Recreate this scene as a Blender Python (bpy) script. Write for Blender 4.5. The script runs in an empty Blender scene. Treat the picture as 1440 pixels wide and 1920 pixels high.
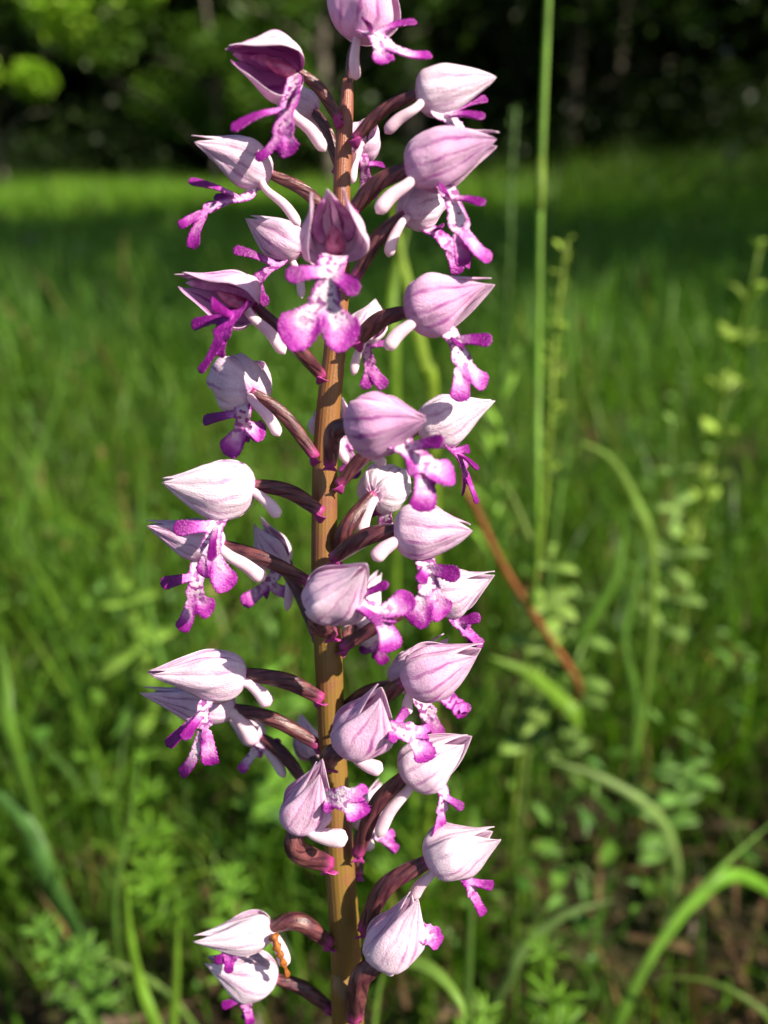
import bpy, math, random
import numpy as np
from mathutils import Vector

# ------------------------------------------------------------------ camera, sky, sun, exposure
scene = bpy.context.scene
C = scene.collection
PITCH = math.radians(23.8)
FPX = 1499.0                                  # focal length in photo pixels (1440 x 1920)
CAM = np.array([0.0, 0.0, 0.42])
RT = np.array([1.0, 0.0, 0.0])
FW = np.array([0.0, math.cos(PITCH), -math.sin(PITCH)])
UPV = np.array([0.0, math.sin(PITCH), math.cos(PITCH)])
D0 = 0.125                                    # distance to the flower spike, metres

cam_data = bpy.data.cameras.new('camera')
cam = bpy.data.objects.new('camera', cam_data)
C.objects.link(cam)
cam.location = CAM
cam.rotation_euler = (math.pi / 2 - PITCH, 0, 0)
cam_data.sensor_fit = 'VERTICAL'
cam_data.sensor_height = 34.6
cam_data.lens = 34.6 * FPX / 1920.0
cam_data.clip_start = 0.005
cam_data.clip_end = 500.0
cam_data.dof.use_dof = True
cam_data.dof.focus_distance = 0.121
cam_data.dof.aperture_fstop = cam_data.lens / 2.6
scene.camera = cam

SUN = np.array([0.62, -0.36, 0.64])
SUN /= np.linalg.norm(SUN)
world = bpy.data.worlds.new('World')
scene.world = world
world.use_nodes = True
wn = world.node_tree
bg = wn.nodes['Background']
sky = wn.nodes.new('ShaderNodeTexSky')
sky.sky_type = 'NISHITA'
sky.sun_disc = False
sky.sun_elevation = math.asin(SUN[2])
sky.sun_rotation = math.atan2(SUN[0], SUN[1])
wn.links.new(sky.outputs['Color'], bg.inputs['Color'])
bg.inputs['Strength'].default_value = 0.06
sun_data = bpy.data.lights.new('sun', 'SUN')
sun_data.energy = 5.0
sun_data.angle = math.radians(0.55)
sun_data.color = (1.0, 0.91, 0.74)
sun = bpy.data.objects.new('sun', sun_data)
C.objects.link(sun)
sun.rotation_euler = Vector(SUN).to_track_quat('Z', 'Y').to_euler()
sun.location = (3, -1, 4)
scene.view_settings.view_transform = 'Standard'
scene.view_settings.look = 'None'
scene.view_settings.gamma = 1.0
scene.view_settings.use_curve_mapping = False
scene.view_settings.exposure = 1.34
scene.render.engine = 'CYCLES'
scene.cycles.use_denoising = True
scene.cycles.max_bounces = 7
scene.cycles.transparent_max_bounces = 4
scene.cycles.sample_clamp_indirect = 4.0

rng = np.random.default_rng(11)
random.seed(5)

# ------------------------------------------------------------------ helpers
def at(px, py, d):
    """world point seen at a photo pixel, d metres along the view axis"""
    return CAM + FW * d + RT * ((px - 720) / FPX * d) - UPV * ((py - 960) / FPX * d)

def spike_depth(py):
    return D0 / (1 - math.tan(math.radians(9.0)) * (py - 960) / FPX)

def P(px, py, z=0.0):
    """point on the orchid: photo pixel plus millimetres in front of the stem"""
    return at(px, py, spike_depth(py) - z * 1e-3)

def mmpx(py):
    return spike_depth(py) / FPX

def camvec(r, u, b):
    v = RT * r + UPV * u - FW * b
    return v / np.linalg.norm(v)

def unit(v):
    return v / (np.linalg.norm(v) + 1e-12)

def smooth(a, b, x):
    t = np.clip((x - a) / (b - a), 0, 1)
    return t * t * (3 - 2 * t)

def catmull(pts, n):
    """n points on a smooth curve through rows of pts (any width)"""
    pts = np.asarray(pts, float)
    if len(pts) == 2:
        t = np.linspace(0, 1, n)[:, None]
        return pts[0] * (1 - t) + pts[1] * t
    p = np.vstack([2 * pts[0] - pts[1], pts, 2 * pts[-1] - pts[-2]])
    m = len(pts) - 1
    out = []
    for s in np.linspace(0, m, n):
        i = min(int(s), m - 1)
        t = s - i
        a, b, c, d = p[i], p[i + 1], p[i + 2], p[i + 3]
        out.append(0.5 * (2 * b + (c - a) * t + (2 * a - 5 * b + 4 * c - d) * t * t + (3 * b - a - 3 * c + d) * t ** 3))
    return np.array(out)

WORLD_POS = {}
def empty(name, loc, parent=None):
    o = bpy.data.objects.new(name, None)
    o.empty_display_size = 0.01
    C.objects.link(o)
    loc = np.asarray(loc, float)
    WORLD_POS[o.name] = loc
    if parent is not None:
        o.parent = parent
        loc = loc - WORLD_POS[parent.name]
    o.location = loc
    return o

def mesh_obj(name, verts, faces, mats, parent=None, origin=None, uvs=None, attrs=None, matidx=None, flat=False):
    """one mesh object from world-space verts; origin defaults to the parent's"""
    verts = np.asarray(verts, float)
    if origin is None:
        origin = WORLD_POS[parent.name] if parent is not None else verts[0]
    origin = np.asarray(origin, float)
    me = bpy.data.meshes.new(name)
    me.from_pydata((verts - origin).tolist(), [], [tuple(int(i) for i in f) for f in faces])
    for m in (mats if isinstance(mats, (list, tuple)) else [mats]):
        me.materials.append(m)
    if not flat:
        me.polygons.foreach_set('use_smooth', np.ones(len(me.polygons), bool))
    if matidx is not None:
        me.polygons.foreach_set('material_index', np.asarray(matidx, np.int32))
    if uvs is not None:
        li = np.empty(len(me.loops), np.int32)
        me.loops.foreach_get('vertex_index', li)
        l = me.uv_layers.new(name='UVMap')
        l.data.foreach_set('uv', np.asarray(uvs, np.float32)[li].ravel())
    for k, v in (attrs or {}).items():
        v = np.asarray(v, np.float32)
        if v.ndim == 1:
            a = me.attributes.new(k, 'FLOAT', 'POINT')
            a.data.foreach_set('value', v)
        else:
            a = me.attributes.new(k, 'FLOAT_COLOR', 'POINT')
            a.data.foreach_set('color', np.hstack([v, np.ones((len(v), 1), np.float32)]).ravel())
    me.update()
    o = bpy.data.objects.new(name, me)
    C.objects.link(o)
    WORLD_POS[o.name] = origin
    if parent is not None:
        o.parent = parent
        o.location = origin - WORLD_POS[parent.name]
    else:
        o.location = origin
    return o

def tag(o, label, cat=None, group=None, kind=None):
    o['label'] = label
    if cat: o['category'] = cat
    if group: o['group'] = group
    if kind: o['kind'] = kind
    return o

def frames(pts, hint):
    T = np.gradient(pts, axis=0)
    T /= np.linalg.norm(T, axis=1)[:, None] + 1e-12
    N = hint - T * (T @ hint)[:, None]
    N /= np.linalg.norm(N, axis=1)[:, None] + 1e-12
    return T, N, np.cross(T, N)

def tube(pts, rad, seg=12, ribs=0, depth=0.0, twist=0.0, hint=None, flat=1.0):
    """closed tube along pts; returns verts, faces, uv"""
    pts = np.asarray(pts)
    n = len(pts)
    hint = np.array([0.31, -0.9, 0.3]) if hint is None else hint
    T, N, S = frames(pts, hint)
    th = np.arange(seg) / seg * 2 * math.pi
    V, UV = [], []
    for i in range(n):
        r = rad[i] * (1 + depth * np.cos(ribs * th + twist * i / (n - 1))) if ribs else rad[i] * np.ones(seg)
        V.append(pts[i] + np.outer(r * np.cos(th) * flat, N[i]) + np.outer(r * np.sin(th), S[i]))
        UV += [(a / (2 * math.pi), i / (n - 1)) for a in th]
    V = np.vstack(V + [pts[:1], pts[-1:]])
    UV += [(0.5, 0), (0.5, 1)]
    Fs = []
    for i in range(n - 1):
        for j in range(seg):
            k = (j + 1) % seg
            Fs.append((i * seg + j, i * seg + k, (i + 1) * seg + k, (i + 1) * seg + j))
    a, b = n * seg, n * seg + 1
    for j in range(seg):
        k = (j + 1) % seg
        Fs.append((a, k, j))
        Fs.append((b, (n - 1) * seg + j, (n - 1) * seg + k))
    return V, Fs, UV

# ------------------------------------------------------------------ materials
def new_mat(name):
    m = bpy.data.materials.new(name)
    m.use_nodes = True
    nt = m.node_tree
    for n in list(nt.nodes):
        nt.nodes.remove(n)
    return m, nt

class NB:
    """tiny node builder"""
    def __init__(self, nt):
        self.nt = nt
    def n(self, t, **kw):
        x = self.nt.nodes.new(t)
        for k, v in kw.items():
            setattr(x, k, v)
        return x
    def link(self, a, b):
        self.nt.links.new(a, b)
    def put(self, sock, v):
        if hasattr(v, 'links') or isinstance(v, bpy.types.NodeSocket):
            self.link(v, sock)
        else:
            sock.default_value = v
    def math(self, op, a, b=0.0, c=None):
        x = self.n('ShaderNodeMath', operation=op)
        self.put(x.inputs[0], a)
        self.put(x.inputs[1], b)
        if c is not None:
            self.put(x.inputs[2], c)
        return x.outputs[0]
    def remap(self, v, a, b, c=0.0, d=1.0):
        x = self.n('ShaderNodeMapRange', interpolation_type='SMOOTHSTEP')
        self.put(x.inputs['Value'], v)
        x.inputs['From Min'].default_value = a
        x.inputs['From Max'].default_value = b
        x.inputs['To Min'].default_value = c
        x.inputs['To Max'].default_value = d
        return x.outputs[0]
    def mix(self, f, a, b, mode='MIX'):
        x = self.n('ShaderNodeMix', data_type='RGBA', blend_type=mode)
        self.put(x.inputs[0], f)
        self.put(x.inputs[6], a if not isinstance(a, tuple) else (*a, 1.0))
        self.put(x.inputs[7], b if not isinstance(b, tuple) else (*b, 1.0))
        return x.outputs[2]
    def noise(self, scale, detail=2.0, rough=0.5, vec=None):
        x = self.n('ShaderNodeTexNoise')
        x.inputs['Scale'].default_value = scale
        x.inputs['Detail'].default_value = detail
        x.inputs['Roughness'].default_value = rough
        if vec is None:
            vec = self.n('ShaderNodeTexCoord').outputs['Object']
        self.link(vec, x.inputs['Vector'])
        return x.outputs['Fac']
    def attr(self, name):
        x = self.n('ShaderNodeAttribute', attribute_name=name)
        return x
    def finish(self, col, rough=0.5, spec=0.3, trans=0.0, tcol=None, bump=None, bump_s=0.3, bump_d=0.0002, sheen=0.0):
        p = self.n('ShaderNodeBsdfPrincipled')
        self.put(p.inputs['Base Color'], col if not isinstance(col, tuple) else (*col, 1.0))
        self.put(p.inputs['Roughness'], rough)
        p.inputs['Specular IOR Level'].default_value = spec
        if sheen:
            p.inputs['Sheen Weight'].default_value = sheen
        if bump is not None:
            b = self.n('ShaderNodeBump')
            b.inputs['Strength'].default_value = bump_s
            b.inputs['Distance'].default_value = bump_d
            self.link(bump, b.inputs['Height'])
            self.link(b.outputs['Normal'], p.inputs['Normal'])
        out = self.n('ShaderNodeOutputMaterial')
        sh = p.outputs[0]
        if trans > 0:
            t = self.n('ShaderNodeBsdfTranslucent')
            tc = tcol if tcol is not None else col
            self.put(t.inputs['Color'], tc if not isinstance(tc, tuple) else (*tc, 1.0))
            mx = self.n('ShaderNodeMixShader')
            mx.inputs[0].default_value = trans
            self.link(sh, mx.inputs[1])
            self.link(t.outputs[0], mx.inputs[2])
            sh = mx.outputs[0]
        self.link(sh, out.inputs['Surface'])

def sepal_material(name, inner):
    m, nt = new_mat(name)
    b = NB(nt)
    uv = b.n('ShaderNodeSeparateXYZ')
    b.link(b.n('ShaderNodeTexCoord').outputs['UV'], uv.inputs[0])
    u, t = uv.outputs[0], uv.outputs[1]
    wob = b.math('MULTIPLY', b.math('SUBTRACT', b.noise(420, 2), 0.5), 0.12)
    uu = b.math('ADD', u, wob)
    w = b.math('COSINE', b.math('MULTIPLY', uu, 2 * math.pi * 4.0))
    vein = b.remap(w, 0.5 if not inner else 0.2, 1.0)
    patch = b.remap(b.noise(230, 3), 0.36, 0.68)
    # veins fade towards the tip and the margins
    fade = b.math('MULTIPLY', b.remap(t, 0.02, 0.3), b.remap(t, 0.65, 0.97, 1.0, 0.2))
    mid = b.remap(b.math('ABSOLUTE', b.math('SUBTRACT', u, 0.5)), 0.25, 0.5, 1.0, 0.35)
    vein = b.math('MULTIPLY', b.math('MULTIPLY', vein, fade), mid)
    pinky = b.n('ShaderNodeSeparateColor')
    b.link(b.n('ShaderNodeObjectInfo').outputs['Color'], pinky.inputs[0])
    pk = pinky.outputs[0]
    if not inner:
        base = b.mix(pk, (0.92, 0.80, 0.88), (0.74, 0.35, 0.65))
        blot = b.math('MULTIPLY', patch, b.math('MULTIPLY_ADD', pk, 0.42, 0.12))
        base = b.mix(blot, base, (0.58, 0.24, 0.52))
        vs = b.math('MULTIPLY', b.math('MULTIPLY', vein, b.math('MULTIPLY_ADD', patch, 0.7, 0.35)), b.math('MULTIPLY_ADD', pk, 0.75, 0.5))
        stip = b.remap(b.noise(2600, 2, 0.7), 0.46, 0.66, 0.0, 0.3)
        base = b.mix(b.math('MULTIPLY', stip, b.math('MULTIPLY_ADD', patch, 0.8, 0.3)), base, (0.50, 0.16, 0.44))
        col = b.mix(vs, base, (0.36, 0.07, 0.32))
        # magenta flush where the sepal joins the ovary, pale margin
        col = b.mix(b.remap(t, 0.0, 0.05, 0.8, 0.0), col, (0.45, 0.06, 0.36))
        edge = b.remap(b.math('ABSOLUTE', b.math('SUBTRACT', u, 0.5)), 0.42, 0.5)
        col = b.mix(b.math('MULTIPLY', edge, 0.5), col, (0.86, 0.74, 0.84))
    else:
        base = b.mix(b.math('MULTIPLY', patch, 0.35), b.mix(pinky.outputs[1], (0.88, 0.68, 0.84), (0.50, 0.13, 0.45)), (0.55, 0.16, 0.48))
        col = b.mix(b.math('MULTIPLY', vein, 0.9), base, (0.33, 0.02, 0.27))
    fv = b.n('ShaderNodeCombineXYZ')
    b.link(b.math('MULTIPLY', uu, 46.0), fv.inputs[0])
    b.link(b.math('MULTIPLY', t, 5.0), fv.inputs[1])
    b.link(b.math('MULTIPLY', b.n('ShaderNodeObjectInfo').outputs['Random'], 40.0), fv.inputs[2])
    fib = b.noise(1.0, 3, 0.65, fv.outputs[0])
    fs = b.remap(fib, 0.44, 0.74, 0.0, 0.34)
    col = b.mix(b.math('MULTIPLY', fs, b.math('MULTIPLY_ADD', pk, 0.9, 0.3)), col, (0.55, 0.20, 0.48))
    grain = b.math('ADD', b.noise(3400, 3, 0.75), b.math('MULTIPLY', fib, 1.1))
    fold = b.math('MULTIPLY', w, -0.45)
    hgt = b.math('ADD', grain, fold)
    b.finish(col, rough=0.55, spec=0.32, trans=0.45 if inner else 0.30, bump=hgt, bump_s=0.7, bump_d=0.00022)
    return m

def lip_material():
    m, nt = new_mat('lip_tissue')
    b = NB(nt)
    tint = b.attr('tint').outputs['Fac']
    body = b.attr('body').outputs['Fac']
    n1 = b.noise(900, 2)
    tt = b.math('ADD', tint, b.math('MULTIPLY', b.math('SUBTRACT', n1, 0.5), 0.38))
    ramp = b.n('ShaderNodeValToRGB')
    e = ramp.color_ramp.elements
    e[0].position, e[0].color = 0.16, (0.80, 0.65, 0.76, 1)
    e[1].position, e[1].color = 1.0, (0.20, 0.004, 0.19, 1)
    x = ramp.color_ramp.elements.new(0.40); x.color = (0.66, 0.26, 0.60, 1)
    x = ramp.color_ramp.elements.new(0.72); x.color = (0.40, 0.028, 0.37, 1)
    b.link(tt, ramp.inputs[0])
    sp = b.remap(b.noise(1350, 0, 0.4), 0.555, 0.61)
    sp = b.math('MULTIPLY', sp, body)
    col = b.mix(b.math('MULTIPLY', sp, 0.92), ramp.outputs[0], (0.26, 0.008, 0.25))
    grain = b.noise(4200, 2, 0.7)
    b.finish(col, rough=0.42, spec=0.45, trans=0.36, bump=grain, bump_s=0.55, bump_d=0.0002)
    return m

def plain_tissue(name, c1, c2, scale, rough=0.5, trans=0.0, spec=0.35, rib=0.0, grain=4000):
    m, nt = new_mat(name)
    b = NB(nt)
    f = b.remap(b.noise(scale, 3, 0.6), 0.3, 0.7)
    col = b.mix(f, c1, c2)
    g = b.noise(grain, 2, 0.7)
    if rib:
        uv = b.n('ShaderNodeSeparateXYZ')
        b.link(b.n('ShaderNodeTexCoord').outputs['UV'], uv.inputs[0])
        g = b.math('ADD', g, b.math('MULTIPLY', b.math('COSINE', b.math('MULTIPLY', uv.outputs[0], 2 * math.pi * rib)), 0.4))
    b.finish(col, rough=rough, spec=spec, trans=trans, bump=g, bump_s=0.35, bump_d=0.00018)
    return m

def stem_material():
    m, nt = new_mat('orchid_stem_skin')
    b = NB(nt)
    uv = b.n('ShaderNodeSeparateXYZ')
    b.link(b.n('ShaderNodeTexCoord').outputs['UV'], uv.inputs[0])
    u, t = uv.outputs[0], uv.outputs[1]
    mp = b.n('ShaderNodeCombineXYZ')
    b.link(b.math('MULTIPLY', u, 34.0), mp.inputs[0])
    b.link(b.math('MULTIPLY', t, 9.0), mp.inputs[1])
    streak = b.noise(1.0, 3, 0.6, mp.outputs[0])
    sk = b.remap(streak, 0.35, 0.7)
    gold = b.mix(b.remap(t, 0.4, 0.8), (0.155, 0.095, 0.018), (0.20, 0.082, 0.026))
    col = b.mix(b.math('MULTIPLY', sk, 0.32), gold, (0.20, 0.062, 0.035))
    col = b.mix(b.remap(t, 0.72, 1.0, 0.0, 0.55), col, (0.24, 0.06, 0.06))
    purple = b.math('MULTIPLY', b.remap(b.noise(130, 3), 0.5, 0.75), 0.6)
    col = b.mix(purple, col, (0.17, 0.035, 0.05))
    line = b.remap(b.math('COSINE', b.math('MULTIPLY', u, 2 * math.pi * 22)), 0.7, 1.0)
    col = b.mix(b.math('MULTIPLY', b.math('MULTIPLY', line, sk), 0.3), col, (0.13, 0.04, 0.025))
    g = b.math('ADD', b.noise(3500, 2, 0.7), b.math('MULTIPLY', b.math('COSINE', b.math('MULTIPLY', u, 2 * math.pi * 22)), 0.22))
    b.finish(col, rough=0.42, spec=0.4, bump=g, bump_s=0.4, bump_d=0.00015)
    return m

def ovary_material():
    m, nt = new_mat('ovary_skin')
    b = NB(nt)
    uv = b.n('ShaderNodeSeparateXYZ')
    b.link(b.n('ShaderNodeTexCoord').outputs['UV'], uv.inputs[0])
    u, t = uv.outputs[0], uv.outputs[1]
    tw = b.math('ADD', u, b.math('MULTIPLY', t, 0.55))
    groove = b.remap(b.math('COSINE', b.math('MULTIPLY', tw, 2 * math.pi * 6)), 0.1, 0.95)
    f = b.remap(b.noise(400, 3), 0.35, 0.7)
    col = b.mix(f, (0.06, 0.014, 0.024), (0.14, 0.045, 0.045))
    col = b.mix(b.math('MULTIPLY', groove, 0.75), col, (0.028, 0.005, 0.012))
    # magenta where it joins stem and flower
    end = b.math('ADD', b.remap(t, 0.0, 0.16, 0.9, 0.0), b.remap(t, 0.93, 1.0, 0.0, 0.8))
    col = b.mix(end, col, (0.33, 0.03, 0.17))
    g = b.math('ADD', b.noise(3500, 2, 0.7), b.math('MULTIPLY', groove, -0.6))
    b.finish(col, rough=0.38, spec=0.5, bump=g, bump_s=0.45, bump_d=0.0002)
    return m

MAT = {
    'sepal_out': sepal_material('sepal_outside', False),
    'sepal_in': sepal_material('sepal_inside', True),
    'lip': lip_material(),
    'stem': stem_material(),
    'ovary': ovary_material(),
    'spur': plain_tissue('spur_tissue', (0.86, 0.72, 0.77), (0.78, 0.52, 0.66), 260, 0.5, 0.34, 0.25),
    'bract': plain_tissue('bract_tissue', (0.42, 0.05, 0.24), (0.30, 0.03, 0.20), 500, 0.45, 0.2),
    'petal': plain_tissue('petal_tissue', (0.55, 0.16, 0.48), (0.74, 0.45, 0.68), 500, 0.5, 0.3),
    'column': plain_tissue('pistil_tissue', (0.22, 0.012, 0.08), (0.50, 0.16, 0.28), 700, 0.4, 0.1),
    'withered': plain_tissue('withered_tissue', (0.40, 0.13, 0.02), (0.20, 0.06, 0.015), 900, 0.6, 0.15),
}

def leaf_material(name, gain=1.0, trans=0.42, attr='col', rough=0.45):
    m, nt = new_mat(name)
    b = NB(nt)
    a = b.attr(attr).outputs['Color']
    f = b.remap(b.noise(60, 3), 0.3, 0.75, 0.72, 1.2)
    mul = b.n('ShaderNodeVectorMath', operation='SCALE')
    b.link(a, mul.inputs[0])
    b.link(b.math('MULTIPLY', f, gain), mul.inputs['Scale'])
    tc = b.mix(1.0, mul.outputs[0], (1.15, 1.35, 0.4), 'MULTIPLY')
    b.finish(mul.outputs[0], rough=rough, spec=0.18, trans=trans, tcol=tc)
    return m

MAT['grass'] = leaf_material('grass_tissue')
MAT['leaf'] = leaf_material('leaf_tissue', trans=0.38)
MAT['tree_leaf'] = leaf_material('tree_leaf_tissue', trans=0.35)

def bark_material():
    m, nt = new_mat('bark')
    b = NB(nt)
    tc = b.n('ShaderNodeTexCoord').outputs['Object']
    mp = b.n('ShaderNodeMapping')
    mp.inputs['Scale'].default_value = (1, 1, 0.2)
    b.link(tc, mp.inputs['Vector'])
    n = b.noise(22, 5, 0.65, mp.outputs[0])
    col = b.mix(b.remap(n, 0.3, 0.7), (0.05, 0.042, 0.032), (0.16, 0.14, 0.11))
    b.finish(col, rough=0.9, spec=0.1, bump=n, bump_s=0.9, bump_d=0.02)
    return m
MAT['bark'] = bark_material()

def soil_material():
    m, nt = new_mat('soil')
    b = NB(nt)
    n = b.noise(38, 8, 0.7)
    n2 = b.noise(3.0, 4, 0.6)
    col = b.mix(b.remap(n, 0.3, 0.7), (0.014, 0.009, 0.006), (0.06, 0.038, 0.024))
    # further off the sward is closed: mossy green between the blades
    col = b.mix(b.remap(n2, 0.4, 0.65, 0.0, 0.6), col, (0.02, 0.038, 0.01))
    b.finish(col, rough=0.95, spec=0.1, bump=n, bump_s=0.8, bump_d=0.01)
    return m
MAT['soil'] = soil_material()

# ------------------------------------------------------------------ setting: ground
def ground_z(x, y):
    x, y = np.asarray(x, float), np.asarray(y, float)
    near = smooth(0.4, 3.0, np.hypot(x, y))
    return near * (0.05 * np.sin(x * 0.55 + 1.0) * np.cos(y * 0.4)) + 0.012 * np.sin(x * 9) * np.cos(y * 8 + 1)

def build_ground():
    g = np.concatenate([-np.geomspace(300, 0.6, 34), np.linspace(-0.55, 0.55, 23), np.geomspace(0.6, 300, 34)])
    n = len(g)
    X, Y = np.meshgrid(g, g)
    Z = ground_z(X, Y)
    V = np.stack([X.ravel(), Y.ravel(), Z.ravel()], 1)
    idx = np.arange(n * n).reshape(n, n)
    Fs = np.stack([idx[:-1, :-1].ravel(), idx[:-1, 1:].ravel(), idx[1:, 1:].ravel(), idx[1:, :-1].ravel()], 1)
    o = mesh_obj('ground', V, Fs, MAT['soil'], origin=(0, 0, 0))
    tag(o, 'dark earth of the meadow under the grass', kind='structure')
build_ground()

# ------------------------------------------------------------------ grass sward
def grass_mesh(name, x, y, h, w, bend, cols, label, seg=4, mat='grass', clearance=True):
    n = len(x)
    az = rng.uniform(0, 2 * math.pi, n)
    face = az + rng.normal(0, 0.5, n) + math.pi / 2
    dx, dy = np.cos(az), np.sin(az)
    sx, sy = np.cos(face), np.sin(face)
    z0 = ground_z(x, y) - 0.004
    rows = []
    for k in range(seg + 1):
        t = k / seg
        out = bend * h * t ** 1.8
        zz = z0 + h * (t - 0.35 * np.clip(bend, 0, 1.2) * t ** 2.4)
        ww = w * 0.5 * (1 - t ** 1.7) * (0.75 + 0.5 * math.sin(math.pi * min(t * 1.3, 1))) if k < seg else w * 0.02
        cx, cy = x + dx * out, y + dy * out
        # channel: blades are creased, not flat
        rows.append(np.stack([cx - sx * ww, cy - sy * ww, zz], 1))
        rows.append(np.stack([cx + sx * ww, cy + sy * ww, zz + ww * 0.3], 1))
    V = np.stack(rows, 1).reshape(-1, 3)
    base = (np.arange(n) * (2 * (seg + 1)))[:, None]
    quads = []
    for k in range(seg):
        quads.append(base + np.array([[2 * k, 2 * k + 1, 2 * k + 3, 2 * k + 2]]))
    Fs = np.vstack(quads)
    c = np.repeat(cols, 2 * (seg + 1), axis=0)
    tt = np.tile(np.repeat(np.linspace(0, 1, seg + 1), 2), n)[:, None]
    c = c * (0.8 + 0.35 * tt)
    me = bpy.data.meshes.new(name)
    me.vertices.add(len(V)); me.vertices.foreach_set('co', V.astype(np.float32).ravel())
    me.loops.add(Fs.size); me.loops.foreach_set('vertex_index', Fs.astype(np.int32).ravel())
    me.polygons.add(len(Fs))
    me.polygons.foreach_set('loop_start', np.arange(0, Fs.size, 4, dtype=np.int32))
    me.polygons.foreach_set('use_smooth', np.ones(len(Fs), bool))
    a = me.attributes.new('col', 'FLOAT_COLOR', 'POINT')
    a.data.foreach_set('color', np.hstack([c, np.ones((len(c), 1))]).astype(np.float32).ravel())
    me.materials.append(MAT[mat])
    me.update(calc_edges=True)
    o = bpy.data.objects.new(name, me)
    C.objects.link(o)
    WORLD_POS[o.name] = np.zeros(3)
    tag(o, label, kind='stuff')
    o['category'] = 'grass'
    return o

def blade_cols(n, a=(0.020, 0.075, 0.007), b=(0.125, 0.235, 0.016), dry=0.02):
    f = rng.beta(1.6, 1.8, n)[:, None]
    c = np.array(a) * (1 - f) + np.array(b) * f
    d = rng.random(n) < dry
    c[d] = np.array([0.30, 0.20, 0.08]) * rng.uniform(0.6, 1.1, (d.sum(), 1))
    return c

def scatter(n, y0, y1, slope, margin, power=1.0):
    y = y0 + (y1 - y0) * rng.random(n) ** power
    x = rng.uniform(-1, 1, n) * (slope * y + margin)
    return x, y

def clumpy(x, y, f, thr):
    v = np.sin(x * f + 1.3) * np.cos(y * f * 0.9 - 0.4) + 0.6 * np.sin(x * f * 2.3 - y * f * 1.7)
    return v + rng.normal(0, 0.45, len(x)) > thr

def sight_ok(x, y, h, bend):
    """keep blades from standing between the lens and the spike: no tips higher than the view floor close by"""
    return y > 0.26 + 0.28 * h * bend

def build_grass():
    # near sward
    x, y = scatter(21000, 0.20, 1.6, 0.62, 0.22)
    h = rng.uniform(0.05, 0.19, len(x)) * (0.75 + 0.45 * rng.random(len(x)))
    bend = rng.uniform(0.1, 0.95, len(x))
    bare = np.hypot((x - 0.17) / 0.12, (y - 0.36) / 0.09) < 1.0
    bare2 = np.hypot((x - 0.11) / 0.09, (y - 0.52) / 0.07) < 1.0
    ok = clumpy(x, y, 22, -0.12) & (y > 0.24 + 0.8 * h * bend) & ~(bare & (rng.random(len(x)) < 0.85)) & ~(bare2 & (rng.random(len(x)) < 0.7))
    x, y, h, bend = x[ok], y[ok], h[ok], bend[ok]
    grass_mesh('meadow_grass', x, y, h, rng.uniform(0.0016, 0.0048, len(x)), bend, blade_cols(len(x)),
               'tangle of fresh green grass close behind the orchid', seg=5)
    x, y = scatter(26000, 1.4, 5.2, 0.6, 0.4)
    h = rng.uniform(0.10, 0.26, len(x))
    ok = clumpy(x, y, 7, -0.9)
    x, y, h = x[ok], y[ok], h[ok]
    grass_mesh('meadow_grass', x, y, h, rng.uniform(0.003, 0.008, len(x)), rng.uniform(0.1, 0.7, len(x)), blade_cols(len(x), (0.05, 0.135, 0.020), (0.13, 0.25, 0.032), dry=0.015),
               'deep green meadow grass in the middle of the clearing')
    # fine short grass under the taller blades
    x, y = scatter(12000, 0.22, 0.95, 0.62, 0.22)
    h = rng.uniform(0.03, 0.10, len(x))
    bend = rng.uniform(0.1, 0.9, len(x))
    bare = np.hypot((x - 0.17) / 0.11, (y - 0.36) / 0.07) < 1.0
    ok = (y > 0.25 + 0.6 * h * bend) & ~(bare & (rng.random(len(x)) < 0.7))
    x, y, h, bend = x[ok], y[ok], h[ok], bend[ok]
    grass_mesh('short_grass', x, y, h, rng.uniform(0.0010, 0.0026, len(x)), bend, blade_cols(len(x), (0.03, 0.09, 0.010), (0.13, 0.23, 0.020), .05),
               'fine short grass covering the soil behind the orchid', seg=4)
    # rank growth along the foot of the wood, higher where the clearing rises
    x, y = scatter(9000, 7.5, 13.2, 0.56, 0.4)
    m = 0.5 + 0.5 * np.sin(x * 2.3 + y) * np.cos(x * 1.1 - 0.6 * y)
    right = smooth(-0.05, 0.35, x / y)
    h = rng.uniform(0.2, 0.5, len(x)) * (0.5 + 0.5 * m + 0.75 * right)
    ok = (rng.random(len(x)) < 0.35 + 0.65 * right) | (y > 11.0)
    x, y, h = x[ok], y[ok], h[ok]
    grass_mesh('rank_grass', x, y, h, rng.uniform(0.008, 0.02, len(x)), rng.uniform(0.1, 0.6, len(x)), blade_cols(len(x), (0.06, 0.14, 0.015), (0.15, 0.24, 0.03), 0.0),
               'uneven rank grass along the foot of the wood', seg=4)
    # tall flowering grasses standing over the sward
    x, y = scatter(170, 2.5, 9.5, 0.5, 0.2)
    ok = (x > 0.25 * y - 0.2) | (rng.random(len(x)) < 0.25)
    x, y = x[ok], y[ok]
    h = rng.uniform(0.45, 0.85, len(x))
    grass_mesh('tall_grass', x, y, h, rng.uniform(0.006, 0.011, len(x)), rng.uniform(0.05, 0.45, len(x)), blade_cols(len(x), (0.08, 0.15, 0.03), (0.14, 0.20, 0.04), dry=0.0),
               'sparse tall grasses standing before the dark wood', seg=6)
    x, y = scatter(60000, 4.8, 13.5, 0.58, 0.8)
    h = rng.uniform(0.10, 0.30, len(x))
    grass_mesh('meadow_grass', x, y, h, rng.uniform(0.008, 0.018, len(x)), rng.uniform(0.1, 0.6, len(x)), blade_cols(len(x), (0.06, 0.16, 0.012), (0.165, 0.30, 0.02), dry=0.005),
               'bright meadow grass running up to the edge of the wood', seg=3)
build_grass()

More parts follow.
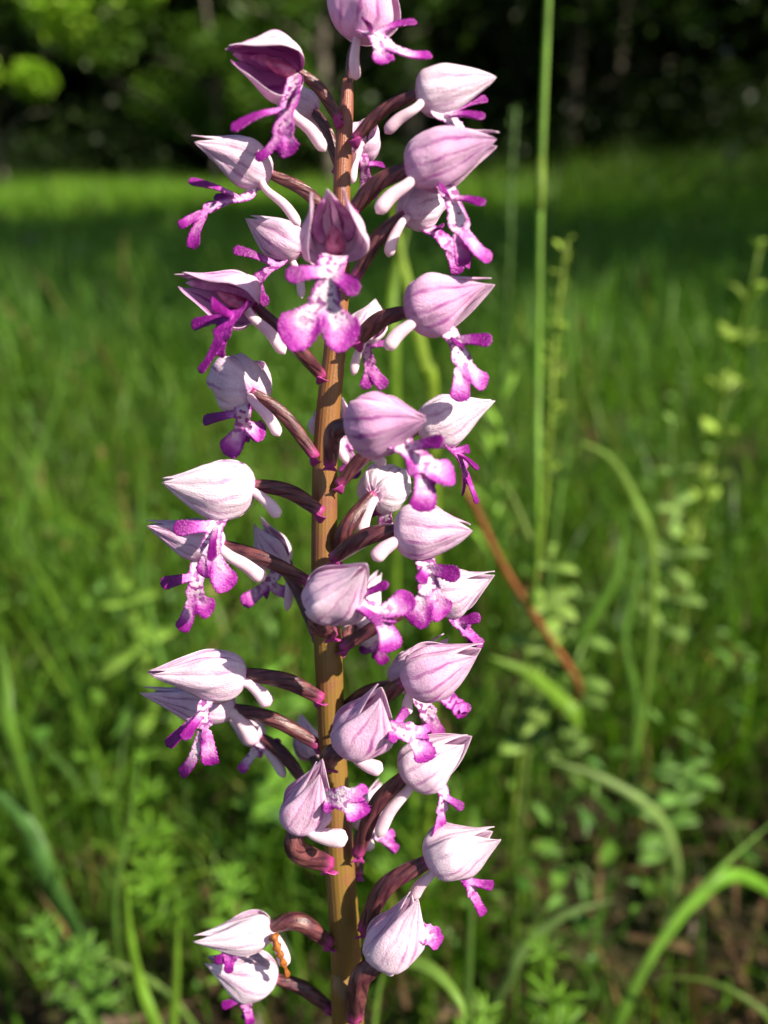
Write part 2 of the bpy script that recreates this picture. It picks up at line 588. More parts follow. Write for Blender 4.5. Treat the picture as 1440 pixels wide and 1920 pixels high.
def build_ground_cover():
    # little oval leaves of clover and other herbs low in the sward
    n = 6500
    x, y = scatter(n, 0.27, 1.8, 0.62, 0.2)
    ok = clumpy(x + 3.1, y - 1.7, 17, 0.1)
    x, y = x[ok], y[ok]
    n = len(x)
    z = ground_z(x, y) + rng.beta(1.5, 2.0, n) * 0.15
    p = np.stack([x, y, z], 1)
    nrm = rng.normal(size=(n, 3)) * 0.55 + np.array([0.1, -0.35, 0.9]); nrm /= np.linalg.norm(nrm, axis=1)[:, None]
    a = np.cross(nrm, rng.normal(size=(n, 3))); a /= np.linalg.norm(a, axis=1)[:, None]
    b = np.cross(nrm, a)
    l = rng.uniform(0.006, 0.017, n)[:, None]; w = l * rng.uniform(0.3, 0.6, n)[:, None]
    rows = []
    for t, k in ((-.5, .15), (-.2, .9), (.15, 1.0), (.5, .1)):
        for q in (-1, 0, 1):
            rows.append(p + a * l * t + b * w * .5 * k * q + nrm * l * (.10 * abs(q) - .3 * t * t))
    V = np.stack(rows, 1).reshape(-1, 3)
    base = (np.arange(n) * 12)[:, None]
    Fs = np.vstack([base + np.array([[3 * i + q, 3 * i + q + 1, 3 * i + q + 4, 3 * i + q + 3]]) for i in range(3) for q in range(2)])
    c = np.repeat(blade_cols(n, (0.04, 0.12, 0.018), (0.14, 0.27, 0.035), .03), 12, axis=0)
    o = fast_mesh('ground_cover_leaves', V, Fs, MAT['leaf'], c, None, np.zeros(3))
    tag(o, 'small herb leaves scattered low through the near sward', 'ground cover', kind='stuff')

def build_litter():
    # dead stalks and shreds of last year's grass on the soil
    n = 1500
    x, y = scatter(n, 0.24, 1.1, 0.62, 0.2)
    z = ground_z(x, y) + rng.random(n) ** 2 * 0.03 + 0.002
    a = rng.uniform(0, 2 * math.pi, n)
    d = np.stack([np.cos(a), np.sin(a), rng.normal(0, .25, n)], 1)
    b = np.stack([-np.sin(a), np.cos(a), rng.normal(0, .5, n)], 1)
    l = rng.uniform(.01, .07, n)[:, None]; w = rng.uniform(.0008, .003, n)[:, None]
    p = np.stack([x, y, z], 1)
    bow = np.zeros((n, 3)); bow[:, 2] = rng.uniform(0, .012, n)
    V = np.stack([p - d * l * .5 - b * w, p - d * l * .5 + b * w, p + b * w + bow, p - b * w + bow, p + d * l * .5 + b * w * .4, p + d * l * .5 - b * w * .4], 1).reshape(-1, 3)
    k = (np.arange(n) * 6)[:, None]
    Fs = np.vstack([k + np.array([[0, 1, 2, 3]]), k + np.array([[3, 2, 4, 5]])])
    c = np.repeat(np.array([0.10, 0.062, 0.034]) * rng.uniform(.25, 1.5, (n, 1)), 6, axis=0)
    o = fast_mesh('grass_litter', V, Fs, MAT['leaf'], c, None, np.zeros(3))
    tag(o, 'dead brown grass shreds lying on the soil', 'litter', kind='stuff')

# ------------------------------------------------------------------ trees of the wood edge
def leaf_cloud(centres, radii, n, size, cols, squash=0.8):
    """many small pointed leaves scattered through lumpy clumps"""
    k = rng.integers(0, len(centres), n)
    d = rng.normal(size=(n, 3)); d /= np.linalg.norm(d, axis=1)[:, None]
    r = rng.random(n) ** 0.45
    p = np.asarray(centres)[k] + d * (r * np.asarray(radii)[k])[:, None] * np.array([1, 1, squash])
    nrm = unit_rows(rng.normal(size=(n, 3)) * 0.75 + np.array([0, -0.25, 0.9]))
    a = unit_rows(np.cross(nrm, rng.normal(size=(n, 3))))
    b = np.cross(nrm, a)
    s = size * rng.uniform(0.6, 1.3, n)[:, None]
    v0 = p - a * s * 0.5
    v1 = p + b * s * 0.3 - nrm * s * 0.04
    v2 = p + a * s * 0.55 - nrm * s * 0.12
    v3 = p - b * s * 0.3 - nrm * s * 0.04
    V = np.stack([v0, v1, v2, v3], 1).reshape(-1, 3)
    Fs = np.arange(n * 4).reshape(n, 4)
    c = np.repeat(np.array(cols[0]) + (np.array(cols[1]) - np.array(cols[0])) * rng.random((n, 1)), 4, axis=0)
    return V, Fs, c

def unit_rows(v):
    return v / (np.linalg.norm(v, axis=1)[:, None] + 1e-9)

def fast_mesh(name, V, Fs, mat, col, parent, origin):
    me = bpy.data.meshes.new(name)
    me.vertices.add(len(V)); me.vertices.foreach_set('co', (V - origin).astype(np.float32).ravel())
    me.loops.add(Fs.size); me.loops.foreach_set('vertex_index', Fs.astype(np.int32).ravel())
    me.polygons.add(len(Fs))
    me.polygons.foreach_set('loop_start', np.arange(0, Fs.size, Fs.shape[1], dtype=np.int32))
    a = me.attributes.new('col', 'FLOAT_COLOR', 'POINT')
    a.data.foreach_set('color', np.hstack([col, np.ones((len(col), 1))]).astype(np.float32).ravel())
    me.materials.append(mat)
    me.update(calc_edges=True)
    o = bpy.data.objects.new(name, me)
    C.objects.link(o)
    if parent is not None:
        o.parent = parent
        o.location = origin - WORLD_POS[parent.name]
    else:
        o.location = origin
    return o

def tree(name, x, y, height, trunk_r, clumps, n, size, cols, label, cat, group=None, limbs=6, lean=0.0, spread=1.6):
    z = float(ground_z(x, y))
    org = np.array([x, y, z])
    root = empty(name, org)
    tag(root, label, cat, group)
    top = org + np.array([lean, rng.normal(0, 0.15), height])
    pts = catmull([org - [0, 0, 0.15], org * 0.65 + top * 0.35 + np.append(rng.normal(0, 0.06, 2), 0), top], 10)
    V, Fs, UV = tube(pts, np.linspace(trunk_r * 1.2, trunk_r * 0.35, 10), 9)
    for i in range(limbs):
        t = rng.uniform(0.25, 0.9)
        s = pts[int(t * 9)]
        a = rng.uniform(0, 2 * math.pi)
        e = s + np.array([math.cos(a), math.sin(a), rng.uniform(0.2, 0.8)]) * spread * rng.uniform(0.5, 1.0)
        m = (s + e) / 2 + np.array([0, 0, 0.12])
        v, f, _ = tube(catmull([s, m, e], 6), np.linspace(trunk_r * 0.4, trunk_r * 0.08, 6), 6)
        Fs += [tuple(j + len(V) for j in q) for q in f]
        V = np.vstack([V, v])
    mesh_obj('trunk', V, Fs, MAT['bark'], root)
    cen = np.array([[x + c[0], y + c[1], z + c[2]] for c in clumps])
    V, Fs, col = leaf_cloud(cen, [c[3] for c in clumps], n, size, cols)
    o = fast_mesh('crown', V, Fs, MAT['tree_leaf'], col, root, org)
    o['kind'] = 'stuff'
    return root

def clump_shell(n, rx, ry, z0, z1, r0, r1):
    out = []
    for i in range(n):
        a = rng.uniform(0, 2 * math.pi)
        q = math.sqrt(rng.random())
        out.append((math.cos(a) * rx * q, math.sin(a) * ry * q, rng.uniform(z0, z1), rng.uniform(r0, r1)))
    return out

LIT = ((0.12, 0.25, 0.014), (0.26, 0.42, 0.03))  # sunlight put into the leaf colour: brighter green for the sunlit hazel
DIM = ((0.014, 0.036, 0.006), (0.038, 0.075, 0.011))  # shade put into the leaf colour: darkened green for the other trees

def build_wood():
    # sunlit hazel reaching out into the clearing
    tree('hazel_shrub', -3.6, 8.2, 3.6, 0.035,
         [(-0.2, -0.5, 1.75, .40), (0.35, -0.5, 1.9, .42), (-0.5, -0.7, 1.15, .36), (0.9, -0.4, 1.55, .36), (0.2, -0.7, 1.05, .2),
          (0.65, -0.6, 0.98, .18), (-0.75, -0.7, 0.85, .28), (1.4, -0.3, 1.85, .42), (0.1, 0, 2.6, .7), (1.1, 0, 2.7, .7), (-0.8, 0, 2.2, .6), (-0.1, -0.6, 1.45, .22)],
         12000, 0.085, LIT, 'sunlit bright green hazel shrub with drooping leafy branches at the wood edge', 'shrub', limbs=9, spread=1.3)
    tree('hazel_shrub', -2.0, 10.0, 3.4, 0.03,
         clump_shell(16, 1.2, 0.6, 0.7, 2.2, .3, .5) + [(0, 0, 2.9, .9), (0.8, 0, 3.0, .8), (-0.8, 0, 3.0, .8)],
         6500, 0.085, ((0.03, 0.08, 0.008), (0.08, 0.15, 0.014)), 'half shaded hazel shrub beside the sunlit one', 'shrub', limbs=8, spread=1.2)  # leaf colour set between LIT and DIM, half shade put in
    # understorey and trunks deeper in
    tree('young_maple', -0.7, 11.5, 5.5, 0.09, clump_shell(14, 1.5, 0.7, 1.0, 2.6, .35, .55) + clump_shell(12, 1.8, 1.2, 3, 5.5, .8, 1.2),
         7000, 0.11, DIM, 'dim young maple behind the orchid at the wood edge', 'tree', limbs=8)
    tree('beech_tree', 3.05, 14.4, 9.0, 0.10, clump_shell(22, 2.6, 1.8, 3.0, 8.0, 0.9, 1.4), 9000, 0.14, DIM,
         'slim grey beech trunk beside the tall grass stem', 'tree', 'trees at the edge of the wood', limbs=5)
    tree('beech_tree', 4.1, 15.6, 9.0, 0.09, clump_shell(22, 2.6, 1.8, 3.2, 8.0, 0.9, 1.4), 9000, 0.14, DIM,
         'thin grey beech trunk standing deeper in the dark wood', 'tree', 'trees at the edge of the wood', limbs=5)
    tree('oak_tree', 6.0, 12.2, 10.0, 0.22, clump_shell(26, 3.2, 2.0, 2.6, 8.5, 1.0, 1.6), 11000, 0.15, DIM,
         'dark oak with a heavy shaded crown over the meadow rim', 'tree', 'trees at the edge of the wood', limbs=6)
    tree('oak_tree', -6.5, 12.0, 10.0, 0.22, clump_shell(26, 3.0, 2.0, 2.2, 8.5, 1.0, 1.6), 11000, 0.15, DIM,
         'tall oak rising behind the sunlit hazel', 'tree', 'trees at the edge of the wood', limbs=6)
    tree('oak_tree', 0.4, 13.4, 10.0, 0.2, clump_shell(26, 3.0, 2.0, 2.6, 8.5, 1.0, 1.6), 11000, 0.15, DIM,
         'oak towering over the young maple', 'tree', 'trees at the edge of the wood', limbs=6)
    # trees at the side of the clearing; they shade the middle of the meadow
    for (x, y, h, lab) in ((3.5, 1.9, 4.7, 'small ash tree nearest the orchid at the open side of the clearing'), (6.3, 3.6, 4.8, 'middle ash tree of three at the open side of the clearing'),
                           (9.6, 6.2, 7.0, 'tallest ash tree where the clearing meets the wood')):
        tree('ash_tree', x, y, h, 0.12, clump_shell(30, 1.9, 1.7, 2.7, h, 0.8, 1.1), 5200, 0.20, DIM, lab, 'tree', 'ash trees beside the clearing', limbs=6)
    # the wood behind: a closed mass of foliage and its canopy
    DK = ((0.012, 0.026, 0.006), (0.028, 0.052, 0.01))  # leaf colour lowered further to deepen the shade inside the wood
    parts = []
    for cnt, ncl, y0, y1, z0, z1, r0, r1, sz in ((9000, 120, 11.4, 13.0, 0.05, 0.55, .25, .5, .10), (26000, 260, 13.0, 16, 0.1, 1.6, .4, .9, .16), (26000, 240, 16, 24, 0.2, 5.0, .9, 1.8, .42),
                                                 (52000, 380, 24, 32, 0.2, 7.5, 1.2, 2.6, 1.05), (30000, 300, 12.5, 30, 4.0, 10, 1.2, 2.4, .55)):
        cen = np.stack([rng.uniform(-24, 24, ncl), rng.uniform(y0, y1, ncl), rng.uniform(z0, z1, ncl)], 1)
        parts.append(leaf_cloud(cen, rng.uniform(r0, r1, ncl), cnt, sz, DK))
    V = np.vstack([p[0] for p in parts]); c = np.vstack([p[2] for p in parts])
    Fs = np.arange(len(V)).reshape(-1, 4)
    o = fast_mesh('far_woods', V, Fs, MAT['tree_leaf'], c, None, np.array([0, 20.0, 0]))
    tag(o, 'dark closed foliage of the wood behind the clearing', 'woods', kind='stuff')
build_wood()
build_ground_cover()
build_litter()

# ------------------------------------------------------------------ single plants one can pick out behind the orchid
def leaf_strip(pts, widths, nrm, n=14, fold=0.22):
    """creased leaf with a real thickness: three columns on each side"""
    c = catmull(np.hstack([np.asarray(pts), np.asarray(widths)[:, None]]), n)
    T, N, S = frames(c[:, :3], nrm)
    V = []
    for sh in (0, 1):
        for i in range(n):
            w = max(c[i, 3], 1e-5) * 0.5
            for q in (-1, 0, 1):
                V.append(c[i, :3] + S[i] * q * w + N[i] * (abs(q) * w * fold - sh * (0.00025 + 0.00025 * (q == 0))))
    Fs = []
    M = n * 3
    for i in range(n - 1):
        for q in range(2):
            a = i * 3 + q
            Fs.append((a, a + 1, a + 4, a + 3))
            Fs.append((M + a, M + a + 3, M + a + 4, M + a + 1))
        a = i * 3
        Fs.append((a, a + 3, M + a + 3, M + a))
        a = i * 3 + 2
        Fs.append((a, M + a, M + a + 3, a + 3))
    return np.array(V), Fs

GREEN = (0.13, 0.26, 0.03)
def to_ground(p, shift=(0, 0)):
    x, y = p[0] + shift[0], p[1] + shift[1]
    return np.array([x, y, float(ground_z(x, y)) - 0.004])

def grass_leaf(pix, wpx, label, col=GREEN, name='grass_leaf', cat='grass blade', root_shift=(0, 0.01), nrm=(0, .3, 1), group=None, root=True, taper=True):
    """blade through photo pixels (x, y, distance) from the low end to the tip, rooted in the ground below"""
    pts = [at(*p) for p in pix]
    d = pix[len(pix) // 2][2]
    w = wpx * 0.72 * d / FPX
    col = np.array(col) * 0.8
    ws = [w] * len(pts)
    if taper:
        ws = [w * (1 - 0.92 * (i / (len(pts) - 1)) ** 2.2) for i in range(len(pts))]
    if root:
        back = pts[0] - pts[1]
        g = to_ground(pts[0], (root_shift[0] + back[0] * 0.9, max(root_shift[1], 0) + abs(back[1]) * 0.5))
        pts = [g, g * 0.42 + pts[0] * 0.58 + back * np.array([0.45, 0.3, 0.0])] + pts
        ws = [w * 0.7, w * 0.85] + ws
    v, fs = leaf_strip(pts, ws, camvec(*nrm), n=26)
    o = mesh_obj(name, v, fs, MAT['leaf'], origin=pts[0], attrs={'col': np.tile(col, (len(v), 1))})
    tag(o, label, cat, group)
    return o

def stalk_thing(name, pix, wpx, label, cat, col, root_shift=(0, 0.01), leafy=None):
    pts = [at(*p) for p in pix]
    g = to_ground(pts[0], root_shift)
    d = pix[0][2]
    r = wpx * 0.5 * d / FPX
    root = empty(name, g)
    tag(root, label, cat)
    rows = np.hstack([np.vstack([[g], [g * .5 + pts[0] * .5], *[[p] for p in pts]]), np.linspace(r * 1.1, r * 0.85, len(pts) + 2)[:, None]])
    c = catmull(rows, 40)
    v, fs, uv = tube(c[:, :3], c[:, 3], 10)
    mesh_obj('stalk', v, fs, MAT['leaf'], root, attrs={'col': np.tile(col, (len(v), 1))})
    return root, c

def plant_leaf(parent, p0, d, l, w, col, droop=0.25, nrm=np.array([0, -.2, 1.0]), name='leaf'):
    d = unit(np.asarray(d, float))
    pts = [p0, p0 + d * l * .4 + [0, 0, droop * l * .12], p0 + d * l * .78 - [0, 0, droop * l * .12], p0 + d * l - [0, 0, droop * l * .4]]
    v, fs = leaf_strip(pts, [w * .3, w, w * .8, w * .05], nrm, n=9)
    mesh_obj(name, v, fs, MAT['leaf'], parent, attrs={'col': np.tile(col, (len(v), 1))})

def leafy_plant(name, top, label, cat, col, n=9, l=.035, w=.012, step=.012, spread=1.0, seed=0, stalk_px=9, group=None, rise=0.3, whorl=1, root_shift=(0, .01)):
    """upright herb: stalk with leaves in pairs or whorls below the pixel top=(x, y, distance)"""
    r = np.random.default_rng(seed)
    tp = at(*top)
    g = to_ground(tp, root_shift)
    root = empty(name, g)
    tag(root, label, cat, group)
    c = catmull([g, g * .5 + tp * .5 + np.append(r.normal(0, .006, 2), 0), tp], 24)
    rad = stalk_px * .5 * top[2] / FPX
    v, fs, uv = tube(c, np.linspace(rad, rad * .5, 24), 8)
    mesh_obj('stalk', v, fs, MAT['leaf'], root, attrs={'col': np.tile(np.array(col) * .8, (len(v), 1))})
    ln = np.linalg.norm(tp - g)
    for i in range(n):
        f = min(1.0, (i + r.uniform(-.35, .35) * (i > 0)) * step / ln)
        p = c[int((1 - f) * 23)]
        a0 = r.uniform(0, 6.28)
        sc = min(1.0, 0.45 + 0.2 * i)
        for q in range(whorl):
            a = a0 + q * 2 * math.pi / max(whorl, 1) + r.normal(0, .12)
            d = np.array([math.cos(a) * spread, math.sin(a) * spread, rise + r.normal(0, .15)])
            plant_leaf(root, p, d, l * sc * r.uniform(.8, 1.15), w * sc * r.uniform(.85, 1.15), np.array(col) * r.uniform(.75, 1.25))
    return root

def spike_grass(pix, wpx, label, col, n, l, w):
    root, c = stalk_thing('grass_spike', pix, wpx, label, 'grass spike', np.array(col) * .9)
    seg = c[-int(len(c) * .62):]
    cc = catmull(seg[:, :3], n)
    for i in range(n):
        sg = 1 if i % 2 else -1
        d = RT * sg * .75 + np.array([0, -.2 * sg, .55])
        d = d + np.array([random.gauss(0, .3), random.gauss(0, .3), random.gauss(0, .25)])
        q = random.uniform(.55, 1.3)
        p = cc[i] + np.array([0, 0, random.uniform(-.6, .6) * l * .5])
        plant_leaf(root, p, d, l * q, w * q, np.array(col) * random.uniform(.7, 1.3), droop=-.2, name='spikelet')

def far_bloom(px, py, d, col, label):
    p = at(px, py, d)
    g = to_ground(p)
    root = empty('wild_flower', g)
    tag(root, label, 'wild flower')
    r = d / FPX
    v, fs, uv = tube(catmull([g, g * .5 + p * .5 + [.01, 0, 0], p], 8), np.full(8, r * 2.0), 6)
    mesh_obj('stalk', v, fs, MAT['leaf'], root, attrs={'col': np.tile((.08, .16, .03), (len(v), 1))})
    for i in range(9):
        a = i * 2.4
        q = p + np.array([math.cos(a), math.sin(a), 0]) * r * 5 - np.array([0, 0, r * 3.0 * i - 12 * r])
        plant_leaf(root, q, (math.cos(a), math.sin(a), .3), r * 13, r * 9, col, name='petal')

def build_plants():
    stalk, c = stalk_thing('grass_stalk', [(1005, 1010, .34), (1008, 700, .335), (1014, 345, .33), (1026, 40, .325), (1034, -120, .32)], 13,
                           'tall straight green grass stalk rising past the top of the spike', 'grass stalk', (0.15, 0.28, 0.035), root_shift=(.05, .22))
    i = np.argmin(np.abs(c[:, 2] - at(1014, 345, .33)[2]))
    v, fs, uv = tube(c[i - 1:i + 2, :3], c[i - 1:i + 2, 3] * np.array([1.02, 1.3, 1.02]), 10)
    mesh_obj('stalk_node', v, fs, MAT['leaf'], stalk, attrs={'col': np.tile((.2, .3, .05), (len(v), 1))})
    spike_grass([(1028, 850, .40), (1040, 650, .395), (1062, 455, .39)], 9, 'yellow green flowering spike with tiny spikelets beside the tall grass stalk', (0.24, 0.34, 0.05), 44, .0056, .004)
    spike_grass([(955, 480, .60), (958, 340, .60), (968, 200, .60)], 8, 'dim grass spike against the dark wood between orchid and tall stalk', (0.09, 0.17, 0.04), 26, .009, .004)
    # dry stem
    root, c = stalk_thing('dry_stalk', [(1086, 1290, .44), (1024, 1188, .41), (946, 1066, .385), (880, 930, .36)], 13,
                          'leaning orange brown dry stalk beside the orchid', 'dry stalk', (0.27, 0.10, 0.04), root_shift=(.03, .16))
    plant_leaf(root, c[-1][:3], (-.3, .1, .8), .012, .004, (.32, .13, .05), name='husk')
    plant_leaf(root, c[28][:3], (.4, .1, .6), .016, .004, (.30, .12, .05), name='husk')
    # blades, each one with its own place
    G = grass_leaf
    G([(1222, 1040, .45), (1190, 935, .44), (1145, 860, .43), (1085, 826, .42)], 26, 'arched pale green blade bending over beside the tall stalk', (.17, .29, .045))
    G([(1002, 1060, .40), (985, 990, .39), (958, 925, .385), (935, 895, .38)], 15, 'thin curved olive blade near the top of the dry stalk', (.15, .22, .05))
    G([(1045, 960, .45), (1062, 860, .44), (1075, 750, .43)], 17, 'straight narrow blade just beyond the yellow spike', (.12, .24, .04))
    G([(812, 760, .36), (796, 680, .35), (770, 560, .345), (742, 430, .34), (730, 350, .33)], 32, 'bright yellow green blade standing close behind the flowers', (.24, .36, .035))
    G([(740, 700, .40), (735, 560, .40), (752, 470, .40), (772, 400, .40)], 26, 'lime green blade behind the upper flowers', (.18, .32, .03))
    G([(952, 1835, .35), (985, 1775, .345), (1060, 1715, .345), (1150, 1688, .35)], 30, 'grey green blade arching low over bare soil', (.13, .22, .055), root_shift=(-.004, .02))
    G([(720, 1800, .24), (762, 1800, .235), (815, 1822, .23), (862, 1878, .225), (872, 1925, .225)], 40, 'smooth pale green leaf curling over beside the stem foot', (.17, .30, .05), nrm=(.2, .8, .6), root_shift=(.0, .03))
    G([(872, 1960, .29), (880, 1800, .285), (884, 1640, .28), (880, 1560, .28)], 19, 'dull upright blade below the lower flowers', (.09, .18, .03))
    G([(1150, 1935, .33), (1200, 1830, .33), (1270, 1720, .335), (1350, 1630, .34), (1450, 1540, .35)], 27, 'long green blade leaning across the bare soil', (.13, .27, .03))
    G([(1450, 1935, .30), (1400, 1875, .30), (1320, 1838, .305), (1230, 1832, .31)], 17, 'thin blade arching close to the soil', (.12, .2, .03))
    G([(1250, 1560, .45), (1210, 1508, .44), (1120, 1455, .44), (1030, 1425, .44)], 28, 'broad pale blade lying flat above the bare soil', (.19, .30, .08))
    G([(1085, 1350, .44), (1055, 1315, .43), (990, 1262, .415), (920, 1232, .41)], 44, 'wide bright leaf blade catching the sun by the dry stalk', (.17, .32, .03), root_shift=(.03, .17))
    G([(1085, 1200, .50), (1150, 1090, .49), (1168, 1010, .49), (1180, 960, .48)], 28, 'upright leaf blade in the middle of the sward', (.12, .26, .03))
    G([(1190, 1300, .46), (1170, 1200, .45), (1195, 1080, .45), (1210, 1010, .45)], 22, 'slender shaded blade beyond the pale leaves', (.1, .22, .03))
    G([(1380, 1640, .40), (1300, 1690, .39), (1262, 1740, .385), (1225, 1800, .38)], 34, 'broad fresh blade hanging down to the soil', (.15, .34, .03), root=True, root_shift=(.05, .03))
    G([(300, 1940, .30), (262, 1840, .30), (242, 1740, .295), (236, 1640, .29)], 32, 'bright blade standing beside the lowest flowers', (.17, .33, .03))
    G([(325, 1950, .31), (330, 1840, .305), (335, 1715, .30)], 26, 'short upright blade between the bright blade and the stem', (.16, .30, .03))
    G([(345, 1900, .33), (290, 1845, .325), (230, 1812, .32), (165, 1790, .32)], 19, 'thin blade bowed over among the low leaves', (.15, .25, .05))
    G([(215, 1700, .34), (232, 1590, .335), (250, 1490, .33), (262, 1410, .33)], 17, 'slim stalk like blade by the pair of hooded flowers', (.13, .26, .04))
    G([(20, 1380, .36), (10, 1290, .36), (0, 1200, .36)], 44, 'wide shaded blade at the rim of the sward', (.12, .25, .03))
    G([(90, 1640, .38), (60, 1560, .38), (10, 1500, .38), (-40, 1480, .38)], 46, 'dark broad blade lying sideways in the sward', (.07, .17, .035))
    G([(330, 1330, .50), (280, 1150, .5), (262, 1010, .5), (268, 860, .5)], 15, 'long thin blade behind the spotted lip', (.12, .26, .03))
    G([(30, 1000, .8), (60, 880, .8), (110, 740, .8), (125, 640, .8)], 18, 'tall faint blade out in the meadow', (.12, .25, .03))
    # herbs
    leafy_plant('bedstraw', (1020, 1790, .30), 'feathery yellow green bedstraw whorls low beside the arching blade', 'herb', (.12, .26, .02), n=6, l=.020, w=.0032, step=.014, whorl=8, seed=3, stalk_px=7, rise=.35)
    leafy_plant('bedstraw', (905, 1900, .29), 'small bedstraw tuft below the pale curled leaf', 'herb', (.15, .30, .03), n=5, l=.017, w=.003, step=.012, whorl=8, seed=4, stalk_px=7, rise=.35)
    leafy_plant('bedstraw', (272, 1420, .36), 'bedstraw stem with bright whorls behind the hooded pair', 'herb', (.12, .26, .02), n=7, l=.016, w=.0035, step=.016, whorl=7, seed=5, stalk_px=7, rise=.5)
    leafy_plant('bedstraw', (75, 1745, .32), 'bushy bedstraw top in the shade of the sward', 'herb', (.10, .22, .03), n=6, l=.017, w=.004, step=.013, whorl=8, seed=6, stalk_px=8, rise=.35)
    leafy_plant('bedstraw', (430, 1640, .34), 'bedstraw sprig between stem and lower flower pair', 'herb', (.14, .30, .03), n=6, l=.018, w=.0035, step=.015, whorl=7, seed=7, stalk_px=7, rise=.35)
    leafy_plant('leafy_herb', (1035, 1030, .40), 'leafy herb with rounded pale leaves at the foot of the tall stalk', 'herb', (.19, .30, .06), n=12, l=.020, w=.011, step=.011, seed=12, whorl=2, rise=.15)
    leafy_plant('leafy_herb', (1260, 790, .52), 'herb with pale oval leaves standing in the open sward', 'herb', (.20, .32, .08), n=8, l=.024, w=.010, step=.020, seed=13, whorl=2, rise=.25)
    leafy_plant('leafy_herb', (1085, 1120, .50), 'grey green herb with narrow leaves beside the wide bright blade', 'herb', (.16, .27, .06), n=11, l=.026, w=.009, step=.014, seed=14, whorl=2, rise=.3)
    leafy_plant('leafy_herb', (1424, 470, .50), 'upright lime herb with small pale leaves standing alone beyond the grass spikes', 'herb', (.26, .38, .06), n=13, l=.022, w=.009, step=.016, seed=15, whorl=3, rise=.9, spread=.8)
    leafy_plant('leafy_herb', (1300, 1390, .46), 'dark leaved herb above the long leaning blade', 'herb', (.12, .24, .05), n=9, l=.026, w=.010, step=.013, seed=16, whorl=2, rise=.3)
    leafy_plant('leafy_herb', (225, 1090, .48), 'broad leaved herb behind the flower pair with twisted stalks', 'herb', (.17, .30, .04), n=9, l=.028, w=.014, step=.016, seed=17, whorl=2, rise=.3)
    leafy_plant('leafy_herb', (520, 1250, .42), 'shaded herb between the stem and the hooded pair', 'herb', (.12, .26, .03), n=9, l=.022, w=.011, step=.013, seed=18, whorl=2, rise=.2)
    leafy_plant('leafy_herb', (950, 680, .55), 'bright leafy herb just behind the flower with the magenta legs', 'herb', (.17, .32, .04), n=8, l=.034, w=.010, step=.02, seed=19, whorl=2, rise=.8, spread=.6)
    far_bloom(60, 455, 3.2, (.30, .16, .34), 'faint violet bloom far out in the meadow')
    far_bloom(152, 478, 2.8, (.36, .18, .38), 'second violet bloom standing a little closer in the meadow')
    far_bloom(1370, 290, 4.0, (.28, .15, .36), 'violet bloom before the dark trunks')

# ------------------------------------------------------------------ the orchid
STEM = [(652, 150, 0, 20), (649, 200, 0, 27), (645, 260, 0, 31), (641, 340, 0, 32), (640, 430, 0, 33), (636, 540, 0, 37), (627, 660, 0, 42),
        (616, 760, 0, 45), (609, 860, 0, 47), (608, 960, 0, 48), (608, 1060, 0, 50), (612, 1160, 0, 52), (617, 1270, 0, 52), (621, 1380, 0, 50),
        (630, 1500, 0, 52), (635, 1600, 0, 55), (644, 1720, 0, 57), (650, 1830, 0, 58), (652, 1920, 0, 60)]

def build_stem(orchid, base):
    rows = [np.append(P(x, y, z), w * 0.5 * mmpx(y)) for x, y, z, w in reversed(STEM)]
    low = rows[0][:3]
    rows = [np.append(base - [0, 0, 0.01], 0.0034), np.append(base * 0.75 + low * 0.25 + [0.002, 0.004, 0.02], 0.0032),
            np.append(base * 0.35 + low * 0.65 + [0.001, 0.008, 0.0], 0.0028)] + rows
    c = catmull(rows, 150)
    V, Fs, UV = tube(c[:, :3], c[:, 3], 26, ribs=7, depth=0.02, twist=0.7, hint=np.array([1.0, 0.1, 0]))
    return mesh_obj('stem', V, Fs, MAT['stem'], orchid, uvs=UV)

def hood_profile(t, p=0.58, e=0.85, c=0.18):
    """half height of the helmet along its axis: full near the base, drawn out into a beak"""
    t = np.asarray(t, float)
    return np.sin(math.pi * np.clip(t * 0.965, 0, 1) ** p) ** e * (1 - c * smooth(0.35, 0.85, t))

